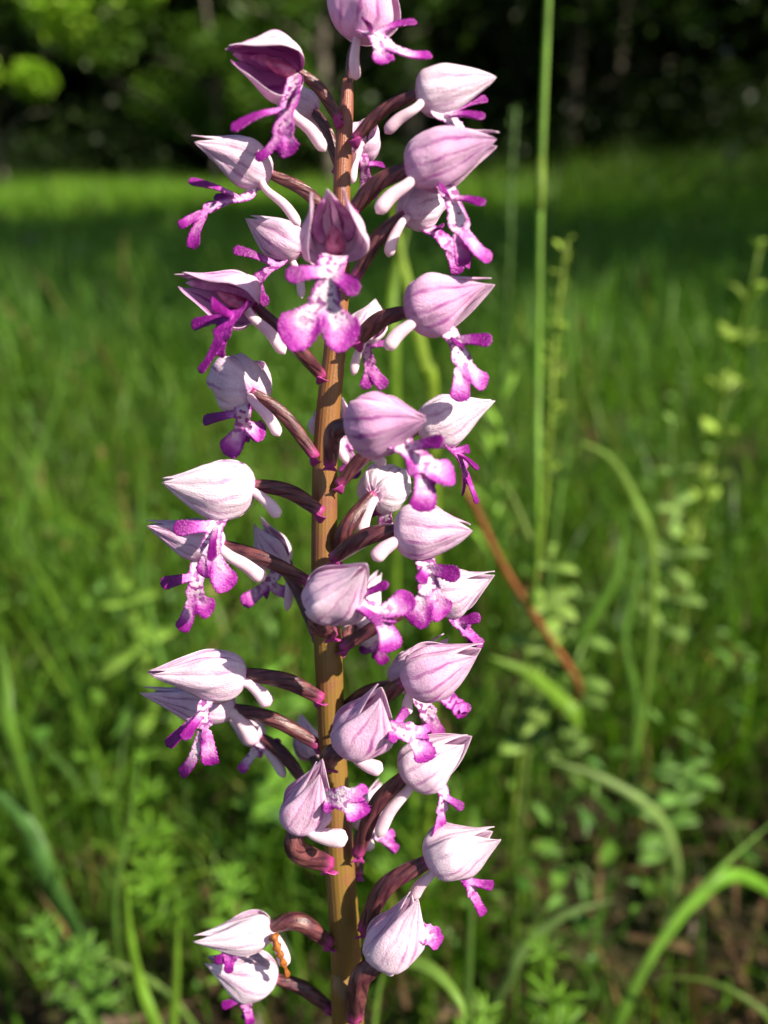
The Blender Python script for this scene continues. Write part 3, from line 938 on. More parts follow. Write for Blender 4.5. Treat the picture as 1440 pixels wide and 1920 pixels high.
def sepal(flower, B, X, Uv, Vv, L, a_up, a_dn, wid, phic, half, tipsep, length, rscale, beak, thick, pink, seed, split, lift=0.05, shape=(0.6, 0.85, 0.18), deep=0.0):
    """one sepal of the hood: a patch of the egg-shaped helmet, with an outside and an inside skin"""
    r = np.random.default_rng(seed)
    nt, nu = 28, 19
    t = np.linspace(0.0, 1.0, nt)
    u = np.linspace(-1, 1, nu)
    wob = r.normal(0, 0.03, 4)
    flat = r.uniform(0.06, 0.17)
    bow = np.random.default_rng(seed // 7).normal(0, 0.03)
    V = []
    UV = []
    rad_dir = math.cos(phic) * Uv + math.sin(phic) * Vv
    for shell in (0, 1):
        for i in range(nt):
            tt = t[i]
            prof = float(hood_profile(tt, *shape)) * rscale
            ang_w = half * (1 + 0.05 * math.sin(9 * tt + wob[1] * 50)) * (1.2 - 0.2 * smooth(0, 0.2, tt)) * (1 - split * smooth(0.5, 1.0, tt)) * (0.04 + 0.96 * math.sqrt(max(0.0, 1 - max(0.0, (tt - 0.72) / 0.28) ** 2.2)))
            cen = B + X * (L * length * tt) + Uv * (bow * L * math.sin(math.pi * tt)) + Uv * (beak * L * tt ** 3) + rad_dir * (tipsep * L * tt ** 3.2)
            for j in range(nu):
                ph = phic + ang_w * u[j] + 0.05 * math.sin(5 * tt + wob[0] * 30)
                cs, sn = math.cos(ph), math.sin(ph)
                va = a_up if cs > 0 else a_dn
                k = prof * (1 - flat * (1 - u[j] ** 2) * smooth(.05, .3, tt) + 0.028 * math.cos(u[j] * 9.4 + wob[1] * 8) * smooth(.1, .35, tt) + wob[2] * math.sin(6 * tt + 3 * u[j]) * 0.6
                            + lift * smooth(.6, 1.0, abs(u[j])) * smooth(.1, .5, tt) + 0.05 * math.sin(7 * tt + 3.5 * u[j] + wob[3] * 60) + 0.04 * math.exp(-(u[j] / .14) ** 2) * smooth(.25, .6, tt) + 0.012 * math.sin(19 * u[j] + 5 * math.sin(4 * tt + wob[0] * 40)))
                k = max(k, 0.0)
                sq = math.copysign(abs(cs) ** 0.88, cs)
                sk = math.copysign(abs(sn) ** 1.25, sn) * (1 - 0.10 * max(0.0, cs))
                off = np.array(Uv) * (va * sq * k) + np.array(Vv) * (wid * sk * k)
                p = cen + off
                if shell:
                    p = p - unit(off + 1e-9) * thick * min(1, 0.25 + 3 * tt) * (0.35 + 0.65 * (1 - abs(u[j]) ** 6)) * (1 - 0.6 * tt ** 4)
                V.append(p)
                UV.append((0.5 + 0.5 * u[j], tt))
    Fs, mi = [], []
    N = nt * nu
    for i in range(nt - 1):
        for j in range(nu - 1):
            a = i * nu + j
            Fs.append((a, a + 1, a + nu + 1, a + nu)); mi.append(0)
            Fs.append((N + a, N + a + nu, N + a + nu + 1, N + a + 1)); mi.append(1)
    ring = [j for j in range(nu)] + [i * nu + nu - 1 for i in range(1, nt)] + [(nt - 1) * nu + j for j in range(nu - 2, -1, -1)] + [i * nu for i in range(nt - 2, 0, -1)]
    for q in range(len(ring)):
        a, b = ring[q], ring[(q + 1) % len(ring)]
        Fs.append((a, N + a, N + b, b)); mi.append(0)
    o = mesh_obj('sepal', V, Fs, [MAT['sepal_out'], MAT['sepal_in']], flower, uvs=UV, matidx=mi)
    o.color = (pink, deep, 0, 1)
    return o

def limb(pts, widths, thick, nrm, n=18, seg=12):
    """flattened finger: rows of control points (m) -> closed mesh in millimetres, and its axis samples"""
    c = catmull(np.hstack([np.asarray(pts) * 1000, np.asarray(widths)[:, None] * 1000]), n)
    t = np.linspace(0, 1, n)
    T, N, S = frames(c[:, :3], nrm)
    th = np.arange(seg) / seg * 2 * math.pi
    # rounded ends
    arc = np.linalg.norm(np.diff(c[:, :3], axis=0), axis=1).sum() + 1e-6
    e0 = float(np.clip(0.5 * c[-1, 3] / arc, 0.1, 0.5))
    endr = np.clip(1 - np.clip((t - (1 - e0)) / e0, 0, 1) ** 2.2, 0.02, 1) ** 0.5 * np.sqrt(np.clip(1 - np.clip((0.06 - t) / 0.06, 0, 1) ** 2, 0.05, 1))
    V = []
    for i in range(n):
        w = c[i, 3] * endr[i] * 0.5 * (1 + 0.07 * np.sin(3.1 * i + 2.0 * np.sign(np.cos(th)) + c[0, 0] * 9))
        h = thick * 0.5 * (0.45 + 0.55 * endr[i])
        cup = 0.24 * w
        V.append(c[i, :3] + np.outer(np.cos(th) * w, S[i]) + np.outer(np.sin(th) * h + cup * np.cos(th) ** 2, N[i]))
    V = np.vstack(V + [c[:1, :3], c[-1:, :3]])
    Fs = []
    for i in range(n - 1):
        for j in range(seg):
            k = (j + 1) % seg
            Fs.append((i * seg + j, (i + 1) * seg + j, (i + 1) * seg + k, i * seg + k))
    a, b = n * seg, n * seg + 1
    for j in range(seg):
        k = (j + 1) % seg
        Fs.append((a, j, k)); Fs.append((b, (n - 1) * seg + k, (n - 1) * seg + j))
    return V, Fs, c[:, :3], t, c[:, 3] * 0.5

def build_lip(flower, spec, root, py0, mag, inner):
    s = mmpx(py0)
    n = camvec(*spec.get('n', (0, 0.25, 1)))
    waist = P(*spec['waist'])
    bw = spec.get('bw', 34) * 1.1 * s
    lw = spec.get('lw', 44) * s
    aw = spec.get('aw', 25) * s
    parts = []
    mid = root * 0.5 + waist * 0.5 + n * (0.10 * np.linalg.norm(waist - root)) * spec.get('arch', 1.0)
    parts.append(('body', limb([inner, root, mid, waist], [bw * 0.7, bw * 0.95, bw * 0.85, bw * 1.45], 0.42, n, n=20)))
    bdir = unit(waist - mid)
    legs = spec.get('legs', [])
    for lg in legs:
        e = P(*lg[:3])
        w = lg[3] * 1.15 * s if len(lg) > 3 else lw
        st = waist - bdir * 0.25 * bw + (e - waist) * 0.08
        d = e - st
        m = st + d * 0.5 + bdir * 0.12 * np.linalg.norm(d)
        parts.append(('leg', limb([st, m, e], [bw * 0.72, w * 0.82, w], 0.36, n + 0.25 * camvec(*np.random.default_rng(int(lg[0] * 7 + lg[1])).normal(size=3)))))
    for am in spec.get('arms', []):
        e = P(*am[:3])
        w = am[3] * 1.08 * s if len(am) > 3 else aw
        st = root * 0.55 + mid * 0.45
        d = e - st
        m = st + d * 0.5 + n * 0.08 * np.linalg.norm(d)
        parts.append(('arm', limb([st, m, e], [w * 0.5, w * 0.72, w], 0.46, n)))
    if len(legs) == 2 and spec.get('tooth', True):
        avg = unit(unit(P(*legs[0][:3]) - waist) + unit(P(*legs[1][:3]) - waist) + 0.3 * bdir)
        e = waist + avg * 0.0022 + n * 0.0002
        parts.append(('tooth', limb([waist - bdir * 0.0004, waist * 0.5 + e * 0.5, e], [0.0012, 0.0010, 0.0005], 0.5, n, n=8)))
    V, Fs = np.zeros((0, 3)), []
    sam, tint, body, wid = [], [], [], []
    for kind, (v, f, c, t, hw) in parts:
        Fs += [tuple(i + len(V) for i in q) for q in f]
        V = np.vstack([V, v])
        sam.append(c); wid.append(hw)
        if kind == 'body':
            tint.append(0.02 + 0.10 * t); body.append(smooth(0.0, 0.15, t))
        elif kind == 'leg':
            tint.append(0.12 + 0.76 * smooth(0.28, 0.9, t)); body.append(0.85 * (1 - smooth(0.2, 0.55, t)))
        elif kind == 'arm':
            tint.append(0.18 + 0.80 * smooth(0.12, 0.7, t)); body.append(0.8 * (1 - smooth(0.1, 0.4, t)))
        else:
            tint.append(0.9 + 0 * t); body.append(0 * t)
    me = bpy.data.meshes.new('lip_union')
    ctr = V.mean(0)
    me.from_pydata((V - ctr).tolist(), [], Fs)
    tmp = bpy.data.objects.new('lip_union', me)
    C.objects.link(tmp)
    md = tmp.modifiers.new('r', 'REMESH'); md.mode = 'VOXEL'; md.voxel_size = 0.145; md.use_smooth_shade = True
    sm = tmp.modifiers.new('s', 'SMOOTH'); sm.factor = 0.5; sm.iterations = 4
    dg = bpy.context.evaluated_depsgraph_get()
    ev = tmp.evaluated_get(dg)
    m2 = ev.to_mesh()
    co = np.empty(len(m2.vertices) * 3, np.float32); m2.vertices.foreach_get('co', co)
    co = co.reshape(-1, 3).astype(float) + ctr
    fs = [tuple(p.vertices) for p in m2.polygons]
    ev.to_mesh_clear()
    bpy.data.objects.remove(tmp); bpy.data.meshes.remove(me)
    S = np.vstack(sam); W = np.concatenate(wid); TT = np.concatenate(tint); BB = np.concatenate(body)
    d = np.linalg.norm(co[:, None, :] - S[None], axis=2)
    wgt = np.exp(-d / 0.35) + 1e-12
    wgt /= wgt.sum(1)[:, None]
    ti = wgt @ TT
    bo = wgt @ BB
    edge = np.clip((d / (W[None] + 0.05)).min(1), 0, 1)
    ti = ti + 0.42 * smooth(0.6, 1.0, edge) + mag
    # fine hairs roughen the surface
    co = co + np.random.default_rng(int(py0)).normal(0, 0.03, co.shape)
    o = mesh_obj('lip', co * 1e-3, fs, MAT['lip'], flower, attrs={'tint': ti, 'body': bo})
    return o

FLOWERS = []
def F(node, base, tip, H, **kw):
    FLOWERS.append(dict(node=node, base=base, tip=tip, H=H, **kw))

# pixel positions in the photograph with millimetres in front of (+) or behind (-) the stem
F((652, 178, 0), (662, 82, 1), (724, -95, 4), 142, up=(-0.9, 0.3, -0.2), lc=98, lh=58, pink=.7, petals=True, spur=(668, 150, 3, 27), orad=20, spurroot=(668, 80, 3),
  lip=dict(root=(690, 62, 5), waist=(722, 96, 7), legs=[(712, 122, 8, 40), (812, 106, 7, 34)], arms=[(682, 36, 9, 24), (783, 42, 5, 22)], bw=40, n=(0.2, .5, 1)), label='topmost flower')
F((636, 226, 1), (566, 134, 3), (420, 100, 8), 140, near=(52, 46), far=(112, 64), deep=.9, up=(0.05, 0.85, -0.5), lc=92, lh=54, pink=.12, petals=True, split=.15, sep=.02, beak=.02,
  spur=(610, 284, 6, 30), spurroot=(548, 212, 6), orad=26,
  lip=dict(root=(545, 190, 8), waist=(532, 262, 10), legs=[(478, 300, 10, 24), (548, 292, 10, 46)], arms=[(432, 246, 12, 25), (556, 174, 14, 26)], bw=38, mag=.22, n=(-.3, .2, 1)))
F((636, 316, -3), (594, 208, -5), (500, 165, -8), 76, up=(0, 1, 0.2), pink=.3, spur=(600, 262, -6, 22), orad=26, lip=None)
F((632, 420, -2), (512, 328, 0), (354, 268, 3), 92, up=(0, 1, 0.35), pink=.22, spur=(562, 424, 4, 25), spurroot=(500, 356, 2), orad=28, sep=.03,
  lip=dict(root=(470, 366, 2), waist=(380, 398, 4), legs=[(336, 428, 5, 30), (364, 468, 6, 30)], arms=[(352, 341, 6, 26), (400, 372, 2, 20)], bw=26, n=(-.2, .5, 1), mag=.12, arch=.4))
F((630, 520, -4), (566, 474, -2), (466, 408, -3), 92, up=(0.4, 1, 0.5), pink=.28, spur=(566, 560, 0, 22), orad=26,
  lip=dict(root=(530, 488, -2), waist=(478, 530, -1), legs=[(500, 575, -1, 30), (470, 566, -3, 28)], arms=[(436, 468, 0, 24)], bw=24, n=(-.2, .3, 1), mag=.25, arch=.5))
# the flower that looks straight out
F((640, 440, 3), (634, 488, 9), (614, 362, 17), 112, up=(-0.10, 0.75, -0.85), lc=82, lh=46, pink=.35, petals=True, pistil=True, split=.45, sep=.12, width=1.15, dn=.75, spur=None, orad=26,
  lip=dict(root=(624, 490, 15), waist=(606, 590, 16), legs=[(524, 634, 17, 78), (668, 642, 17, 74)], arms=[(534, 520, 18, 36), (672, 552, 18, 36)], bw=48, n=(0, .12, 1)), label='flower with its open face turned outward')
F((604, 706, 2), (487, 574, 3), (322, 528, 5), 126, near=(56, 46), far=(112, 64), deep=.5, up=(0.05, 0.8, -0.45), lc=88, lh=50, pink=.55, petals=True, split=.2, sep=.03, spur=(534, 664, 7, 30), spurroot=(474, 596, 6), orad=30, mid=(556, 650, 6),
  lip=dict(root=(448, 582, 9), waist=(414, 640, 11), legs=[(374, 700, 11, 20), (418, 672, 11, 16)], arms=[(396, 566, 15, 28), (358, 612, 9, 26)], bw=36, mag=.6, n=(-.5, .1, 1)))
F((664, 262, 2), (778, 178, 5), (930, 150, 6), 92, closed=True, up=(0, 1, 0.25), pink=.10, spur=(722, 250, 6, 28), spurroot=(778, 204, 7), orad=28, sep=.03,
  lip=dict(root=(820, 212, 6), waist=(866, 252, 6), legs=[(890, 290, 5, 30), (850, 290, 4, 30)], arms=[(910, 222, 9, 25), (915, 185, 4, 22)], bw=30, n=(.2, .4, 1)))
F((646, 330, -4), (664, 292, -10), (688, 228, -16), 96, up=(0, .7, -0.8), pink=.25, spur=(660, 345, -9, 24), orad=22, width=1.0,
  lip=dict(root=(682, 300, -12), waist=(686, 345, -12), legs=[(672, 382, -12, 26), (706, 372, -12, 24)], arms=[(722, 312, -12, 20), (622, 322, -12, 20)], bw=22, n=(0, .3, 1), mag=.2))
F((660, 396, 3), (758, 318, 7), (942, 262, 10), 112, up=(0.1, 1, 0.15), pink=.62, spur=(706, 400, 9, 34), spurroot=(766, 344, 9), orad=36, sep=.05, split=.3,
  lip=dict(root=(836, 356, 10), waist=(862, 440, 11), legs=[(868, 500, 10, 38), (922, 490, 11, 36)], arms=[(822, 352, 14, 24), (910, 384, 13, 24)], bw=38, n=(.3, .2, 1), mag=.05))
F((664, 524, 2), (754, 402, 4), (846, 378, -2), 84, closed=True, up=(0.1, 1, 0.2), pink=.18, spur=(728, 482, 6, 27), spurroot=(752, 420, 6), orad=32, width=1.05,
  lip=dict(root=(800, 428, 3), waist=(846, 468, 4), legs=[(858, 516, 4, 30), (882, 498, 2, 30)], arms=[(832, 424, 5, 20)], bw=30, n=(.2, .3, 1), mag=.15))
F((668, 640, 3), (757, 585, 7), (930, 540, 9), 114, up=(0.05, 1, 0.15), pink=.68, spur=(724, 656, 9, 34), spurroot=(772, 606, 9), orad=36, sep=.03, split=.2,
  lip=dict(root=(842, 626, 10), waist=(868, 690, 11), legs=[(858, 754, 12, 38), (914, 722, 10, 38)], arms=[(856, 648, 15, 30), (924, 640, 12, 30)], bw=34, n=(.3, .15, 1)))
F((640, 660, -4), (664, 640, -9), (716, 560, -15), 96, up=(0, .8, -0.7), pink=.18, spur=(662, 704, -8, 24), orad=22,
  lip=dict(root=(684, 642, -11), waist=(694, 690, -11), legs=[(724, 728, -11, 32), (682, 730, -11, 28)], arms=[(728, 644, -11, 20)], bw=24, n=(0, .3, 1), mag=.2))
F((592, 858, 2), (474, 734, 4), (402, 708, -7), 118, closed=True, up=(0, 1, -0.05), pink=.22, spur=(524, 818, 7, 28), spurroot=(480, 758, 6), orad=30, width=1.1,
  lip=dict(root=(456, 766, 3), waist=(458, 806, 2), legs=[(420, 852, 2, 48), (500, 812, 2, 48)], arms=[(380, 790, 0, 24)], bw=32, n=(0, .1, 1), mag=.12))
F((604, 962, 3), (482, 908, 4), (304, 912, 6), 112, closed=True, up=(0, 1, 0.25), pink=.12, spur=(524, 970, 6, 30), spurroot=(482, 926, 5), orad=34, sep=.03, dn=1.15,
  lip=dict(root=(412, 968, 8), waist=(394, 1046, 9), legs=[(377, 1080, 9, 36), (436, 1104, 9, 50)], arms=[(324, 992, 9, 34), (398, 1052, 15, 20)], bw=36, n=(-.1, .05, 1), mag=.02))
F((584, 1094, 1), (424, 1022, 0), (268, 984, 1), 84, up=(-0.1, 1, 0.2), pink=.3, spur=(496, 1088, 2, 40), spurroot=(436, 1046, 2), orad=32, mid=(500, 1050, 2),
  lip=dict(root=(372, 1066, 1), waist=(366, 1126, 1), legs=[(338, 1184, 1, 32), (402, 1144, 1, 48)], arms=[(300, 1096, 3, 28)], bw=34, n=(0, .1, 1), mag=.12))
F((592, 1190, -3), (532, 1064, -9), (480, 975, -12), 88, up=(-.6, .7, -.3), pink=.12, spur=(538, 1146, -7, 24), orad=30, sep=.06, split=.35,
  lip=dict(root=(520, 1072, -9), waist=(500, 1100, -9), legs=[(452, 1132, -8, 34), (550, 1112, -9, 28)], arms=[(548, 1052, -9, 22)], bw=26, n=(0, .1, 1), mag=.05))
F((618, 868, 6), (660, 798, 12), (800, 788, 19), 116, closed=True, up=(0.0, 1, 0.2), pink=.72, spur=(722, 872, 14, 24), spurroot=(690, 836, 14), orad=38, mid=(628, 810, 10), width=1.05,
  lip=dict(root=(748, 832, 19), waist=(800, 884, 20), legs=[(786, 960, 20, 48), (854, 890, 19, 54)], arms=[(834, 828, 22, 29), (772, 894, 21, 18)], bw=40, n=(.2, .3, 1)))
F((634, 910, 2), (780, 806, 3), (928, 758, 5), 98, closed=True, up=(0, 1, 0.15), pink=.06, spur=None, orad=30, mid=(690, 852, 3), dn=1.1,
  lip=dict(root=(840, 836, 4), waist=(872, 884, 5), legs=[(894, 946, 6, 20), (866, 930, 4, 18)], arms=[(896, 882, 7, 22), (880, 842, 2, 22)], bw=26, n=(.8, .2, .6), mag=.3))
F((632, 1046, 0), (698, 928, 1), (766, 890, -9), 100, closed=True, up=(.1, 1, 0.1), pink=.08, spur=(678, 1002, 2, 32), spurroot=(696, 946, 2), orad=36, width=1.05, mid=(650, 990, 3),
  lip=dict(root=(724, 944, -2), waist=(722, 985, -2), legs=[(708, 1012, -2, 28), (748, 1004, -3, 28)], arms=[(686, 968, -3, 20)], bw=28, n=(0, .1, 1), mag=.1))
F((624, 1048, 5), (738, 992, 9), (886, 1000, 12), 106, up=(0.06, 1, 0.15), pink=.5, spur=(700, 1050, 11, 36), spurroot=(744, 1014, 11), orad=36, sep=.02, mid=(684, 1008, 8), beak=.05,
  lip=dict(root=(796, 1050, 13), waist=(806, 1120, 14), legs=[(768, 1168, 14, 56), (838, 1154, 14, 52)], arms=[(786, 1094, 17, 26), (864, 1080, 15, 34)], bw=36, n=(.05, .1, 1)))
F((640, 1216, 2), (800, 1120, 4), (934, 1080, 6), 90, up=(0.1, 1, 0.2), pink=.22, spur=None, orad=30, mid=(720, 1166, 3), sep=.04,
  lip=dict(root=(852, 1160, 4), waist=(876, 1186, 4), legs=[(906, 1212, 4, 24), (884, 1206, 3, 20)], arms=[(902, 1156, 6, 26)], bw=26, n=(.4, .2, 1), mag=.3))
F((622, 1188, 8), (594, 1140, 14), (690, 1066, 21), 118, closed=True, up=(-0.75, .45, 0.5), pink=.4, spur=None, orad=38, mid=(596, 1170, 12), width=.9, sep=.05, split=.2, lh=50, lc=100,
  lip=dict(root=(640, 1122, 20), waist=(716, 1158, 19), legs=[(772, 1112, 18, 46), (730, 1224, 19, 48)], arms=[(730, 1094, 20, 17), (716, 1172, 21, 20)], bw=30, n=(.2, .5, 1)))
F((640, 1210, -2), (664, 1178, -8), (708, 1068, -13), 84, up=(.6, .6, -.5), pink=.05, spur=(650, 1208, -7, 26), orad=24, lip=None)
F((640, 1224, -2), (672, 1196, -7), (730, 1180, -14), 60, up=(0, 1, 0), pink=.1, spur=None, orad=24,
  lip=dict(root=(690, 1200, -9), waist=(706, 1215, -9), legs=[(722, 1246, -9, 30), (672, 1218, -9, 26)], arms=[], bw=26, n=(0, .1, 1), mag=.2))
F((642, 1360, 3), (752, 1280, 9), (914, 1226, 11), 108, up=(-0.2, 1, 0.2), pink=.48, spur=(764, 1340, 9, 26), spurroot=(768, 1302, 9), orad=36, sep=.07, split=.3, mid=(700, 1320, 5),
  lip=dict(root=(840, 1310, 9), waist=(862, 1330, 9), legs=[(868, 1346, 9, 26), (884, 1326, 9, 20)], arms=[], bw=30, n=(.2, .2, 1), mag=.4, tooth=False))
F((640, 1330, -1), (738, 1288, 2), (838, 1192, 1), 92, up=(-0.3, 1, 0.1), pink=.28, spur=None, orad=30,
  lip=dict(root=(790, 1310, 2), waist=(806, 1344, 2), legs=[(826, 1382, 2, 30), (796, 1374, 1, 24)], arms=[], bw=34, n=(0, .1, 1), mag=.0))
F((618, 1432, 7), (644, 1408, 12), (732, 1290, 17), 108, up=(-0.9, .55, 0.25), pink=.5, spur=(718, 1444, 14, 34), spurroot=(668, 1420, 13), orad=38, mid=(620, 1416, 11), sep=.05, split=.3,
  lip=dict(root=(720, 1368, 16), waist=(780, 1376, 16), legs=[(798, 1430, 16, 44), (806, 1362, 15, 18)], arms=[(736, 1394, 18, 20), (764, 1328, 13, 20)], bw=32, n=(.2, .4, 1)))
F((670, 1602, 3), (754, 1456, 7), (886, 1386, 9), 106, up=(-0.15, 1, 0.15), pink=.2, spur=(708, 1570, 6, 32), spurroot=(766, 1480, 7), orad=36, sep=.04, split=.3, mid=(704, 1512, 5),
  lip=dict(root=(828, 1480, 8), waist=(826, 1524, 8), legs=[(815, 1572, 8, 24), (832, 1548, 7, 16)], arms=[(870, 1516, 9, 20)], bw=24, n=(.5, .1, 1), mag=.1))
F((616, 1620, 7), (556, 1552, 12), (616, 1430, 17), 92, up=(-0.95, .3, 0.15), pink=.5, spur=(652, 1572, 15, 40), spurroot=(586, 1560, 14), orad=44, mid=(556, 1592, 12), sep=.06, split=.3, lc=98, lh=58,
  lip=dict(root=(602, 1500, 17), waist=(658, 1496, 18), legs=[(676, 1536, 18, 48), (688, 1474, 17, 22)], arms=[(614, 1526, 18, 22)], bw=36, n=(.1, .4, 1)))
F((672, 1640, -1), (672, 1560, -4), (716, 1460, -8), 70, up=(-.4, .8, 0), pink=.12, spur=(694, 1596, -3, 30), orad=28,
  lip=dict(root=(700, 1556, -4), waist=(718, 1572, -4), legs=[(746, 1596, -4, 22), (740, 1558, -5, 22)], arms=[], bw=26, n=(0, .1, 1), mag=.1))
F((682, 1742, 4), (798, 1616, 8), (936, 1560, 10), 106, up=(-0.1, 1, 0.15), pink=.15, spur=(774, 1684, 7, 30), spurroot=(806, 1642, 8), orad=40, sep=.08, split=.35, mid=(722, 1664, 7),
  lip=dict(root=(870, 1642, 8), waist=(886, 1676, 8), legs=[(908, 1716, 8, 20), (896, 1700, 7, 14)], arms=[(926, 1660, 8, 22), (866, 1656, 10, 20)], bw=24, n=(.5, .1, 1), mag=.15))
F((664, 1908, 6), (712, 1806, 10), (786, 1676, 14), 106, up=(-0.9, .5, 0.2), pink=.32, spur=(742, 1820, 11, 34), spurroot=(716, 1800, 11), orad=46, mid=(676, 1836, 9), sep=.05, split=.3,
  lip=dict(root=(780, 1746, 12), waist=(806, 1752, 12), legs=[(826, 1772, 12, 34), (828, 1746, 12, 26)], arms=[], bw=34, n=(.3, .3, 1), mag=.2, tooth=False))
F((618, 1768, 2), (512, 1738, 3), (364, 1768, 4), 78, up=(-.15, 1, 0.15), pink=.12, spur=(536, 1812, 5, 32), spurroot=(510, 1752, 4), orad=36, mid=(560, 1728, 4), sep=.02, withered=True,
  lip=dict(root=(446, 1770, 4), waist=(428, 1796, 4), legs=[(430, 1826, 5, 20), (402, 1800, 4, 22)], arms=[], bw=34, n=(0, .1, 1), mag=.45, tooth=False))
F((620, 1892, 0), (522, 1836, 0), (384, 1806, 1), 92, up=(0.15, 1, 0.15), pink=.12, spur=None, orad=30, dn=1.2,
  lip=dict(root=(456, 1862, 1), waist=(464, 1890, 1), legs=[(470, 1922, 1, 20), (456, 1910, 0, 14)], arms=[(414, 1886, 2, 20)], bw=22, n=(0, .1, 1), mag=.3, tooth=False))
F((602, 1310, 3), (466, 1262, 4), (278, 1272, 7), 98, closed=True, up=(0, 1, 0.3), pink=.28, spur=(506, 1324, 6, 36), spurroot=(470, 1284, 5), orad=36, sep=.03, dn=1.1, mid=(540, 1278, 5),
  lip=dict(root=(384, 1322, 8), waist=(386, 1368, 9), legs=[(396, 1436, 9, 34), (338, 1454, 7, 24)], arms=[(344, 1388, 14, 24), (312, 1400, 9, 24)], bw=26, n=(-.1, .1, 1), mag=.02))
F((602, 1400, 0), (444, 1328, -1), (264, 1306, 0), 78, up=(0, 1, 0.1), pink=.28, spur=(478, 1396, 0, 40), spurroot=(440, 1340, 0), orad=32, mid=(520, 1352, 1), dn=1.1, lip=None)
F((570, 1466, -5), (494, 1384, -8), (436, 1352, -12), 62, up=(0, 1, 0.1), pink=.12, spur=(534, 1458, -6, 26), orad=30,
  lip=dict(root=(486, 1398, -8), waist=(476, 1412, -8), legs=[(450, 1448, -8, 24), (494, 1416, -8, 16)], arms=[(528, 1390, -8, 22)], bw=22, n=(0, .1, 1), mag=.05, tooth=False))
F((600, 1450, -6), (588, 1424, -10), (566, 1362, -14), 64, up=(0, .7, -.6), pink=.15, spur=None, orad=24, lip=None)
F((612, 800, -4), (618, 826, -8), (636, 740, -13), 108, up=(0, .7, -.7), pink=.08, spur=(652, 868, -7, 24), orad=24, width=1.0,
  lip=dict(root=(650, 830, -9), waist=(656, 870, -9), legs=[(672, 896, -9, 28), (640, 890, -9, 26)], arms=[], bw=26, n=(0, .1, 1), mag=.2))

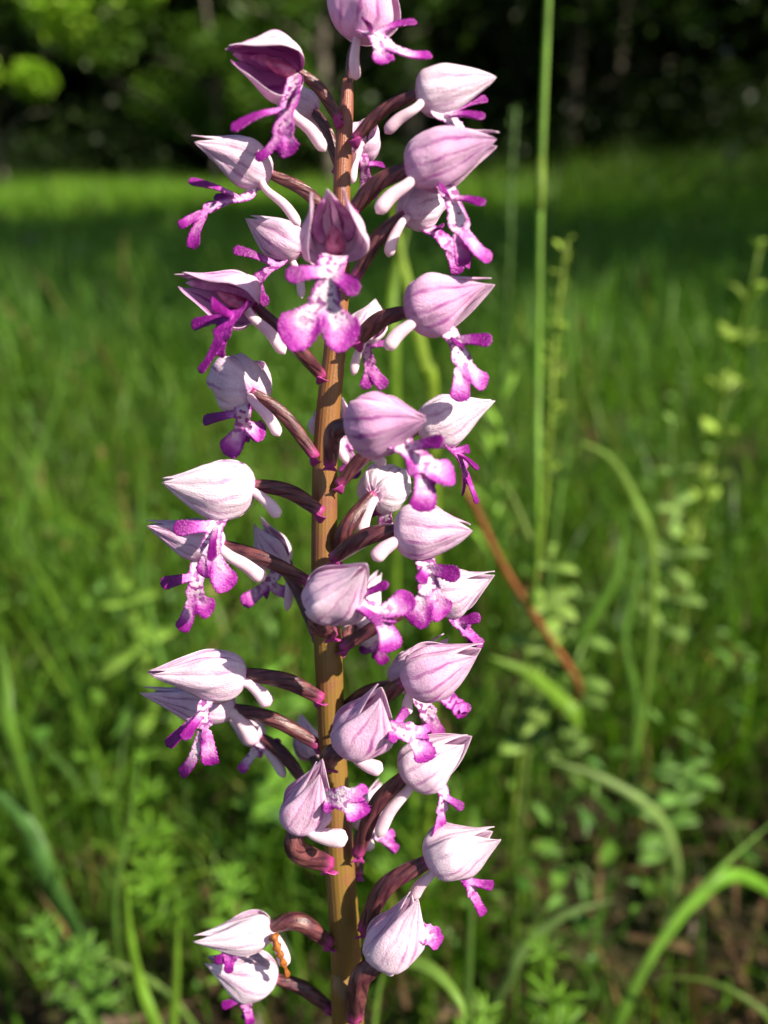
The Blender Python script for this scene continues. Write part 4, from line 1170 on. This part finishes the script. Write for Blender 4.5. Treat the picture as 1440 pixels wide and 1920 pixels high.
def build_flower(orchid, k, f):
    node, B, T = P(*f['node']), P(*f['base']), P(*f['tip'])
    py = f['base'][1]
    s = mmpx(py)
    fl = empty('flower', node, orchid)
    if f.get('label'):
        fl['label'] = f['label']
    sd = 100 + k * 7
    r = np.random.default_rng(sd)
    L = np.linalg.norm(T - B)
    L = max(L, 0.0085)
    X = unit(T - B)
    Uv = camvec(*f.get('up', (0, 1, 0)))
    Uv = unit(Uv - X * (X @ Uv))
    Vv = np.cross(X, Uv)
    H = f['H'] * s
    aup, adn = H * 0.52, H * 0.50 * f.get('dn', 1.0)
    wid = H * 0.5 * f.get('width', 0.78)
    shape = (r.uniform(.54, .66), r.uniform(.78, .98), r.uniform(.08, .28))
    lc, lh = math.radians(f.get('lc', 103)), math.radians(f.get('lh', 60))
    sep, split, beak = f.get('sep', .03) + r.uniform(0, .035), f.get('split', .15) * .35 + .08, f.get('beak', .03) + r.uniform(-.04, .05)
    pink = f.get('pink', .3)  # flower's own pink, partly lowered to whiten hoods in full sun
    closed = f.get('closed', False)
    if closed:
        sep, split = 0.012, 0.02
    # three sepals close into a helmet
    sepal(fl, B, X, Uv, Vv, L, aup, adn, wid, 0.0, math.radians(56), sep * 0.5, r.uniform(.97, 1.0), 0.915, beak, 0.00028, pink, sd, split, 0.0, shape, f.get('deep', 0.0))
    nearsg = 1 if Vv @ (-FW) > 0 else -1
    for sg in (-1, 1):
        c_, h_ = lc, lh
        if f.get('near') and sg == nearsg:
            c_, h_ = (math.radians(q) for q in f['near'])
        if f.get('far') and sg != nearsg:
            c_, h_ = (math.radians(q) for q in f['far'])
        sepal(fl, B, X, Uv, Vv, L, aup, adn, wid, sg * c_, h_, sep, (r.uniform(.97, 1.03) if closed else r.uniform(.88, 1.03)), 1.0 + 0.004 * sg, beak, 0.00032, min(1, max(0, pink + r.normal(0, .06))), sd + sg + 2, split, 0.085, shape, f.get('deep', 0.0))
    if f.get('petals'):
        for sg in (-1, 1):
            ph = sg * math.radians(34)
            pts, ws = [], []
            for t in (0.10, 0.32, 0.6, 0.86):
                pr = hood_profile(np.array(t)) * 0.72
                pts.append(B + X * L * t + Uv * aup * pr * math.cos(ph) + Vv * wid * pr * math.sin(ph))
                ws.append((0.0012, 0.0020, 0.0017, 0.0008)[len(ws)])
            v, fs, *_ = limb(pts, ws, 0.3, Uv * math.cos(ph) + Vv * math.sin(ph), n=12, seg=10)
            mesh_obj('petal', v * 1e-3, fs, MAT['petal'], fl)
    lp = f.get('lip')
    if f.get('pistil') or f.get('petals'):
        b0 = B + X * L * 0.10 - Uv * adn * 0.12
        pts = [b0, b0 + X * L * 0.20 + Uv * aup * 0.05, b0 + X * L * 0.40 + Uv * aup * 0.2]
        c = catmull(pts, 10)
        rr = np.array([.5, .85, 1, 1, .95, .9, .8, .65, .45, .15]) * (0.0013 if f.get('pistil') else 0.0009)
        v, fs, uv = tube(c, rr, 12, ribs=4, depth=.12, flat=.8)
        mesh_obj('pistil', v, fs, MAT['column'], fl, uvs=uv)
    # twisted ovary from the stem to the back of the helmet
    mid = P(*f['mid']) if 'mid' in f else node * 0.5 + B * 0.5 + camvec(0, 1, 0.2) * 0.10 * np.linalg.norm(B - node)
    rO = f.get('orad', 30) * 0.43 * s
    c = catmull([node, mid, B + X * 0.0006], 26)
    tt = np.linspace(0, 1, 26)
    rad = rO * (0.74 + 0.22 * np.sin(math.pi * np.clip(tt * 1.05, 0, 1)) - 0.08 * smooth(0.85, 1, tt))
    v, fs, uv = tube(c, rad, 20, ribs=6, depth=.10, twist=3.6 + r.normal(0, .6), hint=camvec(.2, .3, 1))
    mesh_obj('ovary', v, fs, MAT['ovary'], fl, uvs=uv)
    # tiny bract hugging the ovary's foot
    d0 = unit(c[4] - c[0])
    side = unit(node - P(f['node'][0] * 0 + np.interp(f['node'][1], [q[1] for q in STEM], [q[0] for q in STEM]), f['node'][1], 0) + camvec(0, -0.6, .2) * 0.0006)
    st = node - d0 * 0.0006 + camvec(0, -1, 0.3) * rO * 0.4
    pts = [st, st + d0 * 0.0008 + camvec(0, -1, .4) * rO * 0.4, st + d0 * 0.0020 + camvec(0, -1, .4) * rO * 0.4]
    v, fs, *_ = limb(pts, [rO * 2.0, rO * 1.7, rO * 0.4], 0.35, camvec(0, -1, .5), n=9, seg=10)
    mesh_obj('bract', v * 1e-3, fs, MAT['bract'], fl)
    if f.get('spur'):
        sx, sy, sz, sw = f['spur']
        e = P(sx, sy, sz)
        st = P(*f['spurroot']) if 'spurroot' in f else B + X * L * 0.10 - Uv * adn * 0.45
        st0 = st * 0.5 + (B + X * L * 0.22) * 0.5
        m = st * 0.5 + e * 0.5 - unit(np.cross(e - st, camvec(0, 0, 1))) * 0.06 * np.linalg.norm(e - st) * (1 if X @ RT < 0 else -1)
        c = catmull([st0, st, m, e], 18)
        t = np.linspace(0, 1, 18)
        rad = sw * 0.39 * s * (0.70 + 0.32 * smooth(.2, .85, t)) * np.sqrt(np.clip(1 - np.clip((t - .86) / .14, 0, 1) ** 2, 0.02, 1))
        v, fs, uv = tube(c, rad, 16, flat=.86, ribs=2, depth=.04)
        mesh_obj('spur', v, fs, MAT['spur'], fl, uvs=uv)
    if f.get('withered'):
        c = catmull([P(512, 1752, 6), P(522, 1780, 7), P(530, 1800, 7), P(540, 1832, 6)], 16)
        rad = s * 9 * (0.8 + .35 * np.sin(np.arange(16) * 1.9)) * np.linspace(1, .5, 16)
        v, fs, uv = tube(c, rad, 12, ribs=3, depth=.2, twist=4)
        mesh_obj('withered_scrap', v, fs, MAT['withered'], fl, uvs=uv)['label'] = 'shrivelled orange brown scrap'
    if lp:
        rx, ry, rz = lp['root']
        if not f.get('petals'):
            # the lip leaves the helmet on its mid line, under the near sepal
            ax = np.array(f['tip'][:2], float) - np.array(f['base'][:2], float)
            q = float(np.clip(np.dot(np.array([rx, ry]) - np.array(f['base'][:2]), ax) / (ax @ ax), 0, 1))
            rz = f['base'][2] * (1 - q) + f['tip'][2] * q + 0.5
        build_lip(fl, lp, P(rx, ry, rz), py, lp.get('mag', 0.0), B + X * L * (0.10 if f.get('petals') else 0.28) - Uv * adn * 0.15)

def build_orchid():
    base = np.array([-0.008, 0.072, float(ground_z(0, 0.07))])
    orchid = empty('orchid', base)
    tag(orchid, 'tall orchid spike of pale pink hooded flowers with magenta lips on an amber stem', 'orchid')
    build_stem(orchid, base)
    for k, f in enumerate(FLOWERS):
        build_flower(orchid, k, f)
    # broad basal leaves
    for a, l in ((0.6, .11), (2.7, .12), (4.4, .10), (5.5, .09)):
        d = np.array([math.cos(a), math.sin(a), 0])
        pts = [base + [0, 0, .004], base + d * l * .35 + [0, 0, .05], base + d * l * .75 + [0, 0, .065], base + d * l + [0, 0, .05]]
        v, fs = leaf_strip(pts, [.012, .030, .026, .002], np.array([0, 0, 1.0]))
        mesh_obj('leaf', v, fs, MAT['leaf'], orchid, attrs={'col': np.tile([0.07, 0.17, 0.03], (len(v), 1))})

build_plants()
build_orchid()
